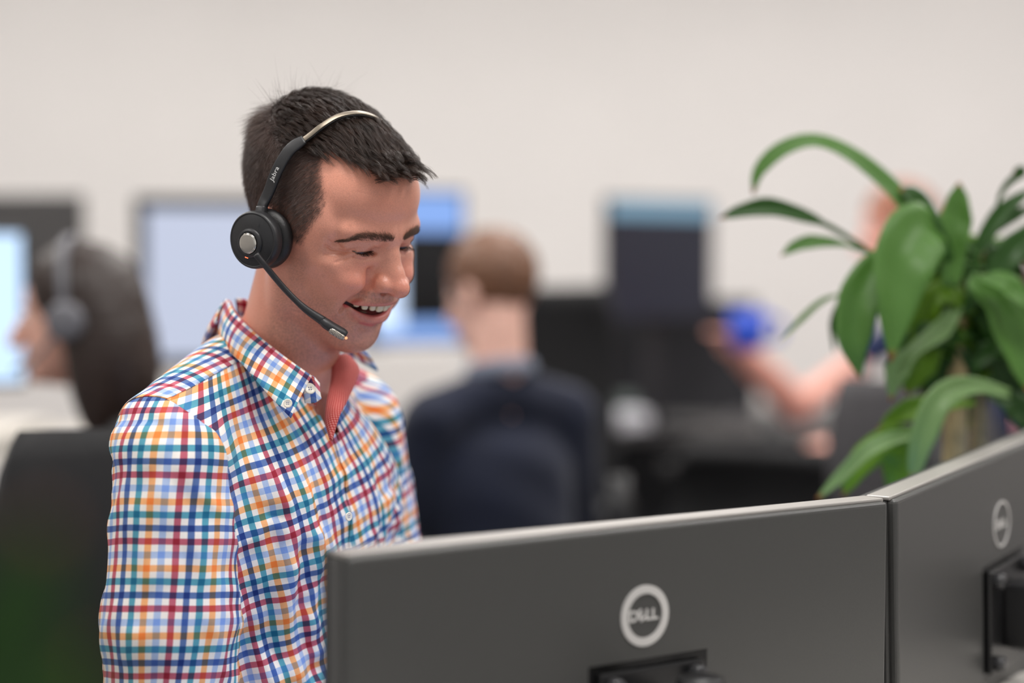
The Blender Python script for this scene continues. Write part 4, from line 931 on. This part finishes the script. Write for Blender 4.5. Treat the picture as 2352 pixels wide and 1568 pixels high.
# a second, very near plant at the lower left edge of the view: only one soft leaf reaches the frame
nearp = tag(empty('potted_plant', (-.30, .44, 0)), 'blurred green leaf of a plant close to the camera at the lower corner', 'plant')
_PD = PD; PD = .52
leaf([(-520, 2300), (-260, 1900), (-20, 1560), (110, 1180)], 420, fv+.3*U, 1, parent=nearp); leaf([(-500, 2250), (-200, 2000), (90, 1760), (230, 1500)], 260, fv+.3*U, 0, parent=nearp)
PD = _PD
tube('stem', catmull([(-.30, .44, .60), (-.30, .45, .8), tuple(at(-520, 2300, .52))], 10), .006, BARK, None, 10); child(bpy.data.objects['stem'], nearp)
V, F = lathe_vf([(.07, 0), (.085, .01), (.10, .17), (.092, .17), (.09, .15), (.001, .15)], 32); child(mesh('pot', V+np.array([-.30, .44, .47]), F, mat('pot_white', (220, 216, 210), .5)), nearp)
st = tag(empty('plant_stand', (-.30, .44, 0)), 'slim stand under the plant close to the camera', 'stand')
V, F = lathe_vf([(.13, 0), (.13, .015), (.02, .025), (.018, .44), (.11, .45), (.11, .47), (.001, .47)], 28); child(mesh('pedestal', V+np.array([-.30, .44, 0]), F, BLACK), st)
# ------------------------------------------------------------------ office behind: people, chairs, monitors, desks
def figure(label, o, yaw, head, top, trousers, hair, skin=(222, 168, 142), long_hair=False, lean=(0, -40, 0), arms=None, collar=None, bare=False, thick=1.0):
    """o: head centre (world); head frame in mm: r, f, u"""
    R_ = head_rot(math.radians(yaw), 0, 0); w_ = lambda P: (np.asarray(P, float)*1e-3)@R_.T+np.asarray(o); L = np.array(lean, float)
    hy, hp = head; Rh = head_rot(math.radians(hy), math.radians(hp), 0); HR = R_.T@Rh   # head turn relative to torso
    root = tag(empty('person', (o[0], o[1], 0)), label, 'person')
    nb = np.array([0, -30, -190.])+L; se = np.array([0, -40, -720.])+L*1.4
    arms = arms or [((160, 60, -560), (120, 260, -545)), ((-160, 60, -560), (-120, 260, -545))]
    shd = [nb+np.array([165*s, 0, -45.]) for s in (1, -1)]
    elb = [np.array(a[0])+L for a in arms]; wri = [np.array(a[1])+L for a in arms]
    def hd(p): return p@HR
    def skin_f(p):
        q = hd(p); x = np.abs(q[:, 0]); s = np.stack([x, q[:, 1], q[:, 2]], 1)
        d = ell(s, (0, -8, 25), (75, 95, 92)); d = smin(d, ell(s, (0, 40, -40), (54, 50, 74)), 25); d = smin(d, cap(s, (0, 92, 5), (0, 112, -30), 10, 14), 12); d = smax(d, -ell(s, (32, 100, 8), (16, 14, 10)), 10)
        d = smin(d, ell(s, (78, -8, -8), (8, 18, 30)), 5); d = smin(d, ell(s, (0, 78, -92), (22, 18, 16)), 14)
        d = smin(d, ell(s, (0, 96, -62), (24, 9, 9)), 8)
        d = smin(d, cap(p, (0, -30, -60), nb+np.array([0, 5, -20.]), 54, 58), 20)
        d = smin(d, cap(p, nb+np.array([0, 0, -30.]), nb+np.array([0, 10, -150.]), 42), 20)
        for sh_, e, w2 in zip(shd, elb, wri):
            d = smin(d, cap(p, nb+np.array([0, 0, -60.]), sh_+np.array([0, 0, -25.]), 36), 10); d = np.minimum(d, cap(p, sh_+np.array([0, 0, -25.]), e, 36)); d = np.minimum(d, cap(p, e, w2, 38*thick, 27*thick)); dr = nrm(w2-e); ha = w2+dr*55
            d = smin(d, ell(p, ha, (38, 42, 30)), 18)
            sd_ = nrm(np.cross(dr, [0, 0, 1.0]))
            for k in (-1.5, -.5, .5, 1.5): d = smin(d, cap(p, ha+sd_*k*17+dr*20, ha+sd_*k*18+dr*88+np.array([0, 0, -14]), 9, 8), 6)
            d = smin(d, cap(p, ha-sd_*24, ha-sd_*46+dr*42, 11, 9), 8)
        return d
    def top_f(p):
        s = p-nb; x = np.abs(s[:, 0]); s = np.stack([x, s[:, 1], s[:, 2]], 1)
        d = cap(s, (25, -10, -12), (150, -5, -48), 54, 52); 
        a_ = nb+np.array([0, 8, -170]); b_ = se+np.array([0, 10, 80])
        q = p.copy(); t = np.clip((q-a_)@(b_-a_)/((b_-a_)@(b_-a_)), 0, 1); c = a_+t[:, None]*(b_-a_); e = (q-c)/np.array([1.42, 1.0, 1.0]); d = smin(d, np.linalg.norm(e, axis=1)-(112+6*t), 35)
        for sh_, e_, w2 in zip(shd, elb, wri): d = smin(d, cap(p, sh_+np.array([0, 0, -25.]), e_ if not bare else sh_*.55+e_*.45, 58, 48), 22); d = d if bare else smin(d, cap(p, e_, e_*.45+w2*.55, 48, 42), 14)
        return d
    def leg_f(p):
        s = p-se; x = np.abs(s[:, 0]); s = np.stack([x, s[:, 1], s[:, 2]], 1)
        d = ell(s, (0, 0, 20), (170, 130, 110)); d = smin(d, cap(s, (85, 20, 0), (110, 410, 20), 84, 64), 30); zf = -(o[2]*1e3-90)-se[2]; return smin(d, cap(s, (110, 410, 15), (110, 390, zf), 62, 48), 15)
    lo = np.minimum(np.minimum.reduce(elb+wri), [-300, -300, 0])-[60, 60, 0]; hi = np.maximum(np.maximum.reduce(elb+wri), [300, 260, 0])+[160, 160, 0]
    V, Q = sdf_mesh(skin_f, (lo[0]-90, lo[1]-90, -720), (hi[0], hi[1], 140), 7); child(fast_mesh('body', w_(V), Q, mat('skin_%d_%d_%d' % skin, skin, .5, noise=.08, nscale=20, sub=.05)), root)
    V, Q = sdf_mesh(top_f, (lo[0]-40, lo[1]-60, -860), (hi[0], hi[1], -100), 9); V = V+(np.sin(V@np.array([.03, .05, .045]))*3)[:, None]*np.array([.5, .8, .1]); child(fast_mesh('top', w_(V), Q, mat('cloth_%d_%d_%d' % top, top, .9, noise=.1, nscale=12, sheen=.1)), root)
    V, Q = sdf_mesh(leg_f, se+np.array([-280, -180, -(o[2]*1e3)-se[2]+20]), se+np.array([280, 520, 150]), 14); child(fast_mesh('trousers', w_(V), Q, mat('cloth_%d_%d_%d' % trousers, trousers, .9, noise=.1, nscale=12)), root)
    for s in (1, -1):
        V, F = uvs(tuple(se+np.array([s*110, 440, 0])), (46, 120, 50)); V[:, 2] = 0; V2, _ = uvs((0, 0, .035), (.046, .12, .045)); V = w_(V); V[:, 2] = np.maximum(V2[:, 2], .002); child(mesh('shoe', V, F, mat('shoe_dark', (40, 36, 34), .5)), root)
    def hair_f(p):
        q = hd(p); x = np.abs(q[:, 0]); s = np.stack([x, q[:, 1], q[:, 2]], 1)
        d = ell(s, (0, -14, 34), (82, 101, 96))
        if long_hair:
            d = smin(d, ell(s, (0, -70, -70), (92, 62, 150)), 30); d = smin(d, ell(s, (60, -34, -70), (34, 46, 140)), 25)
            d = smax(d, -ell(s, (0, 92, -20), (70, 78, 100)), 14)
        else:
            d = smax(d, -ell(s, (0, 108, -8), (92, 84, 80)), 12); d = smax(d, -cap(s, (0, -10, -78), (110, 40, -62), 58, 52), 12); d = smax(d, -(s[:, 2]+48), 10); d = smax(d, -ell(s, (84, -4, -14), (16, 22, 34)), 6)
        return d
    V, Q = sdf_mesh(hair_f, (-130, -190, -260), (130, 130, 150), 5)
    N_ = vnoise(V, .11, 3)-.5; V = V+(V/np.linalg.norm(V, axis=1)[:, None])*(N_*3.5)[:, None]
    child(fast_mesh('hair', w_(V), Q, mat('hairc_%d_%d_%d' % hair, hair, .45, noise=.3, nscale=90)), root)
    hw = lambda P: w_(np.asarray(P, float)@HR.T)
    for s in (1, -1):
        V, F = uvs((s*32, 75, 6), (12, 10, 6.5), 16, 10); ey = child(mesh('eye', hw(V), F, mat('eye_white', (226, 220, 214), .3)), root)
        V, F = uvs((s*32, 83.5, 5.5), (5, 2.6, 5), 12, 8); child(mesh('iris', hw(V), F, mat('iris_dark', (44, 32, 26), .2)), ey)
        V, F = tube_vf(catmull([(s*14, 89, 25), (s*32, 85, 29), (s*50, 71, 24)], 10), 2.8, 8, ry=2.2); child(mesh('eyebrow', hw(V), F, mat('hairc_%d_%d_%d' % hair, hair, .45)), root)
    V, F = tube_vf(catmull([(-23, 91, -62), (-9, 101, -61), (0, 102.5, -62), (9, 101, -61), (23, 91, -62)], 16), [1+2.6*math.sin(math.pi*i_/15) for i_ in range(16)], 10); child(mesh('lips', hw(V), F, mat('lips_pink', (190, 104, 100), .45)), root)
    if collar:
        a = np.linspace(0, 2*np.pi, 40); P = np.stack([62*np.cos(a)+nb[0], 66*np.sin(a)+nb[1]+4, nb[2]+34-14*np.sin(a)], 1); V, F = tube_vf(P, 9, 10, ry=17, cap=False); child(mesh('collar', w_(V), F, mat('cloth_%d_%d_%d' % collar, collar, .9)), root)
    return root, w_, hd
# woman in black, profile, at the left
oA = at(178, 728, 2.92)
wA, wAf, _ = figure('woman with long dark brown hair in a black top, in profile beside a bright screen', oA, -84, (-92, 6), (26, 26, 28), (30, 30, 34), (42, 28, 22), (232, 178, 158), True, (0, -60, 0), [((165, 20, -470), (110, 250, -500)), ((-165, 20, -470), (-110, 250, -500))])
hsA = tag(empty('headset', tuple(oA)), 'grey headset on the long-haired woman in black', 'headset')
Rf = head_rot(math.radians(-92), math.radians(6), 0); wh = lambda P: (np.asarray(P, float)*1e-3)@Rf.T+oA
a = np.linspace(-.15, math.pi+.15, 30); P = np.stack([92*np.cos(a), -6+0*a, 20+118*np.sin(a)], 1); V, F = ribbon_vf(P, P-np.array([0, 0, 20]), 16, 5); child(mesh('headband', wh(V), F, mat('grey_plastic', (104, 104, 110), .45)), hsA)
for s in (1, -1):
    V, F = lathe_vf([(20, -12), (32, -8), (34, 0), (31, 8), (26, 12), (1, 13)], 28); V = V@np.array([[0, 1, 0], [0, 0, 1], [1, 0, 0]]).T if False else np.stack([V[:, 2]*s, V[:, 0], V[:, 1]], 1); child(mesh('ear_cup', wh(V+np.array([94*s, -6, -6])), F, mat('grey_plastic', (104, 104, 110), .45)), hsA)
P = catmull([(-100, 8, -20), (-98, 50, -60), (-70, 95, -75)], 14); V, F = tube_vf(P, 4, 8); child(mesh('boom', wh(V), F, mat('grey_plastic', (104, 104, 110), .45)), hsA)
# man in navy from behind
figure('man with short ginger-brown hair in a navy sweater seen from behind', at(1128, 672, 3.45), -150, (-128, 14), (16, 23, 44), (36, 40, 52), (112, 76, 54), (240, 190, 172), False, (0, -10, 0), [((215, 30, -480), (150, 250, -500)), ((-215, 30, -480), (-150, 250, -500))], collar=(128, 134, 150))
# person in pink at the right, half hidden by the plant
figure('person in a navy top with a bare arm bent forward, left of the leafy plant', at(2065, 530, 4.55), -70, (-84, 12), (34, 48, 88), (44, 62, 104), (150, 92, 66), (240, 176, 158), False, (0, -150, 20), [((185, 350, -500), (90, 560, -350)), ((-150, 270, -560), (-130, 480, -600))], bare=True, thick=1.35)
# a colleague in pink, almost hidden by the plant
figure('person in a pink top almost hidden by the leafy plant', at(2330, 690, 5.3), -40, (-50, 10), (232, 168, 168), (50, 50, 56), (70, 48, 36), (230, 176, 156), False, (0, -30, 0))
# chairs
def chair(o, yaw, label, col=(17, 17, 19), back_h=.62, seat_z=.47, arm=True, group='office chairs behind the smiling man', wide=.46):
    root = tag(empty('office_chair', (o[0], o[1], 0)), label, 'chair', group); c, s = math.cos(math.radians(yaw)), math.sin(math.radians(yaw)); M = basis((o[0], o[1], 0), (c, s, 0), (-s, c, 0), (0, 0, 1.)); m = mat('chair_fabric_%d' % col[0], col, .85, noise=.15, nscale=60); bk = mat('chair_plastic', (24, 24, 26), .45)
    def grid(nu, nv, f, name, th):
        V = [f(i/(nu-1), j/(nv-1)) for i in range(nu) for j in range(nv)]; F = [(i*nv+j, i*nv+j+1, (i+1)*nv+j+1, (i+1)*nv+j) for i in range(nu-1) for j in range(nv-1)]
        ob = mesh(name, xf(V, M), F, m); so = ob.modifiers.new('thickness', 'SOLIDIFY'); so.thickness = th; so.offset = 0; return child(ob, root)
    def bf(u, v):
        x = (u-.5); hh = back_h*(v); rw = wide*(1-.28*abs(2*v-1)**3.5); return (x*rw, -.235-.05*math.sin(v*3.0)+.10*(x*2)**2*.5, seat_z+.07+hh)
    grid(15, 15, bf, 'backrest', .045)
    def sf(u, v):
        x, y = u-.5, v-.5; return (x*.5*(1-.12*abs(2*y)**4), y*.48*(1-.12*abs(2*x)**4), seat_z-.03*(abs(2*y)**4)*(y > 0))
    grid(13, 13, sf, 'seat', .07)
    child(tube('back_spine', xf(catmull([(0, -.1, seat_z-.06), (0, -.26, seat_z-.03), (0, -.315, seat_z+.12), (0, -.30, seat_z+.4)], 12), M), .022, bk, None, 10), root)
    child(tube('gas_column', xf([(0, 0, .08), (0, 0, seat_z-.05)], M), .025, mat('chair_chrome', (170, 170, 174), .25, metal=1.0), None, 14), root)
    if arm:
        for sg in (-1, 1):
            child(tube('arm_support', xf(catmull([(sg*.22, 0, seat_z-.05), (sg*.30, 0, seat_z-.02), (sg*.31, -.02, seat_z+.18)], 10), M), .016, bk, None, 10), root)
            bm = bmesh.new(); box(bm, (sg*.31, .0, seat_z+.2), (.075, .26, .035), Matrix(M), .015, 3); child(bm_obj('armrest', bm, bk, None, True), root)
    for k in range(5):
        a = k*2*math.pi/5+.3; e = (math.cos(a)*.30, math.sin(a)*.30, .065); ft = tube('foot', xf([(0, 0, .1), e], M), [.028, .016], bk, None, 10); child(ft, root)
        V, F = uvs((0, 0, 0), (.028, .02, .028), 12, 8); child(mesh('caster', V+xf([(e[0], e[1], .03)], M)[0], F, bk), ft)
    return root
pA = at(222, 1100, 3.0); chair((pA[0]+.12, pA[1]+.02), 84, 'black office chair under the long-haired woman', seat_z=.42, back_h=.5)
pB = at(1230, 1100, 3.42); chair((pB[0], pB[1]), 30, 'black office chair under the man in navy', seat_z=.42, back_h=.2)
p_ = at(1335, 900, 4.3); chair((p_[0], p_[1]), 200, 'black high-backed office chair standing right of the man in navy', back_h=.60, seat_z=.48, wide=.40)
p_ = at(1660, 1000, 3.78); chair((p_[0], p_[1]), 150, 'black office chair with low back in front of the dark screen', back_h=.27, seat_z=.44)
p_ = at(1925, 1000, 3.25); chair((p_[0], p_[1]), 24, 'charcoal office chair with rounded back left of the leafy plant', (62, 60, 62), back_h=.43, seat_z=.50, wide=.36)
pC = at(2160, 1100, 4.6); chair((pC[0]+.03, pC[1]), 70, 'navy office chair under the person in the navy top', (46, 58, 92), seat_z=.44, back_h=.4)
# screens
def screen(cx_, top_y, d, W, H, yaw, label, face, panes=(), desk_z=.73, bez=.012, shellc=(34, 34, 38), group='monitors on the desks behind'):
    """screen facing direction yaw (0 faces the camera)"""
    c = at(cx_, top_y, d); a = math.radians(yaw); x = np.array([math.cos(a), math.sin(a), 0]); n = np.array([math.sin(a), -math.cos(a), 0]); M = basis(c, x, n, (0, 0, 1.))
    root = tag(empty('monitor', (c[0], c[1], desk_z)), label, 'monitor', group); sh_ = mat('bg_shell_%d' % shellc[0], shellc, .5)
    oriented('case', (0, -.012, -H/2), (W, .024, H), M, sh_, root, .006)
    if face is not None:
        sc_ = oriented('screen', (0, .0006, -H/2), (W-2*bez, .001, H-2*bez), M, face, root)
        for (x0, x1, z0, z1, pm) in panes: oriented('window_pane', ((x0+x1)/2*(W-2*bez), .0014, -H/2+(z0+z1)/2*(H-2*bez)), ((x1-x0)*(W-2*bez), .0008, (z1-z0)*(H-2*bez)), M, pm, sc_)
    oriented('neck', (0, -.045, (desk_z-c[2])/2-.06), (.05, .025, abs(desk_z-c[2])-.12), M, sh_, root, .004)
    oriented('foot', (0, -.04, desk_z-c[2]+.006), (.24, .18, .012), M, sh_, root, .004)
    return root
em = lambda n, c, e: mat(n, c, .4, emit=e*.72)
screen(-235, 520, 3.45, .54, .335, 38, 'bright blue-white screen at the left edge facing the long-haired woman', em('screen_blue_white', (196, 224, 255), 1.35), desk_z=.86)
screen(-50, 448, 4.7, .60, .36, 176, 'dark back of a monitor above the long-haired woman', None, shellc=(66, 64, 64))
screen(585, 452, 4.45, .62, .45, 8, 'pale lavender screen with a dark frame right of the long-haired woman', em('screen_lavender', (196, 204, 226), 1.0), bez=.032)
screen(880, 432, 4.75, .50, .44, 24, 'blue desktop screen with a dark window beside the smiling face', em('screen_blue', (128, 164, 226), 1.2), [(.12, .5, -.36, .24, em('window_dark', (22, 22, 30), .12)), (-.5, .12, -.42, .24, em('window_light', (206, 226, 255), 1.4))])
screen(1520, 455, 5.0, .40, .36, 34, 'dark code screen with a pale blue header right of the man in navy', em('screen_code_dark', (50, 52, 68), .5), [(-.5, .5, .36, .5, em('header_blue', (128, 166, 190), 1.0))], bez=.010)
# desks
def desk(x0, x1, y0, y1, z, label, col=(214, 208, 198)):
    r = tag(empty('desk', ((x0+x1)/2, (y0+y1)/2, 0)), label, 'desk', 'desks behind the smiling man'); I4 = np.eye(4)
    oriented('desk_top', ((x0+x1)/2, (y0+y1)/2, z-.0125), (x1-x0, y1-y0, .025), I4, mat('desk_%d' % col[0], col, .5), r, .003)
    for xx in (x0+.05, x1-.05):
        for yy in (y0+.05, y1-.05): oriented('leg', (xx, yy, (z-.025)/2), (.05, .05, z-.025), I4, mat('desk_leg', (190, 190, 192), .4, metal=.5), r)
    return r
desk(-2.3, -1.06, 3.1, 3.9, .86, 'raised pale desk at the left edge under the bright blue-white screen')
desk(-2.2, -.62, 4.4, 5.1, .73, 'pale desk carrying the lavender screen')
desk(-.60, .20, 4.4, 5.1, .73, 'pale desk carrying the blue screen with a dark window', (222, 218, 212))
desk(.22, 1.12, 4.92, 5.34, .73, 'dark desk carrying the code screen', (70, 68, 68))
# divider, cup and phone
bm = bmesh.new(); c = at(880, 912, 4.3); box(bm, c, (.34, .018, .24), None, .004); o = bm_obj('panel', bm, mat('divider_white', (232, 228, 224), .8)); dv = tag(empty('desk_divider', (c[0], c[1], .73)), 'white low divider panel behind the smiling man', 'divider'); child(o, dv)
for sx in (-.12, .12): oriented('bracket', (c[0]+sx, c[1], (c[2]-.12+.73)/2), (.03, .05, abs(c[2]-.12-.73)+.002), np.eye(4), ARMG, dv)
c = at(1718, 802, 4.33); V, F = lathe_vf([(.035, 0), (.042, .01), (.05, .10), (.047, .10), (.04, .015), (.001, .014)], 30)
cp = tag(empty('cup', tuple(c)), 'royal blue cup in the outstretched hand beside the leafy plant', 'cup'); child(mesh('cup_body', V+c, F, mat('royal_blue', (22, 70, 190), .4)), cp)
o = tube('handle', catmull([c+np.array([.042, 0, .08]), c+np.array([.08, 0, .07]), c+np.array([.08, 0, .03]), c+np.array([.038, 0, .02])], 14), .007, mat('royal_blue', (22, 70, 190), .4), None, 8); child(o, cp)
dp = at(1412, 900, 4.78); ph = tag(empty('desk_phone', (dp[0], dp[1], .73)), 'light grey phone standing on the dark desk between the chairs', 'phone')
Mp = basis((dp[0], dp[1]+.25, .73), nrm((1, .2, 0)), nrm((-.2, 1, 0)), (0, 0, 1.)); LG = mat('phone_grey', (206, 206, 212), .35)
oriented('base', (0, 0, .03), (.2, .2, .06), Mp, LG, ph, .012); oriented('handset', (-.06, 0, .15), (.055, .06, .20), Mp, LG, ph, .02, 3); oriented('display', (.04, .02, .075), (.09, .03, .05), Mp, mat('phone_display', (90, 100, 96), .3), ph, .004)
p_ = at(10, 1100, 2.38); chair((p_[0], p_[1]), 60, 'black office chair at the lower left edge behind the blurred leaf', back_h=.50, seat_z=.42)
# dark drawer unit behind the chairs
cb = at(1560, 1050, 5.62); dc = tag(empty('drawer_unit', (cb[0], cb[1], 0)), 'wide black drawer unit under the dark code screen', 'drawer unit'); Mc = basis((cb[0], cb[1], 0), (1., 0, 0), (0, 1., 0), (0, 0, 1.))
oriented('carcass', (0, 0, .37), (1.1, .4, .72), Mc, mat('drawer_black', (34, 34, 36), .5), dc, .004)
for ix in range(2):
    for iz in range(3):
        d_ = oriented('drawer', (-.27+.54*ix, -.205, .14+.235*iz), (.52, .018, .22), Mc, mat('drawer_front', (52, 52, 54), .45), dc, .004); oriented('handle', (-.27+.54*ix, -.22, .19+.235*iz), (.16, .02, .014), Mc, mat('handle_steel', (190, 190, 190), .25, metal=1.0), d_, .004)
p_ = at(2340, 1100, 5.3); chair((p_[0], p_[1]), 40, 'black office chair under the person in the pink top', back_h=.3, seat_z=.40)
c = at(1545, 840, 5.28); dv2 = tag(empty('desk_divider', (c[0], c[1], .73)), 'charcoal divider panel under the dark code screen', 'divider')
oriented('panel', (c[0], c[1]+.02, .93), (.52, .025, .36), np.eye(4), mat('divider_charcoal', (44, 44, 48), .85, noise=.1, nscale=80), dv2, .006)
for sx in (-.2, .2): oriented('bracket', (c[0]+sx, c[1]+.02, .745), (.03, .05, .035), np.eye(4), ARMG, dv2)
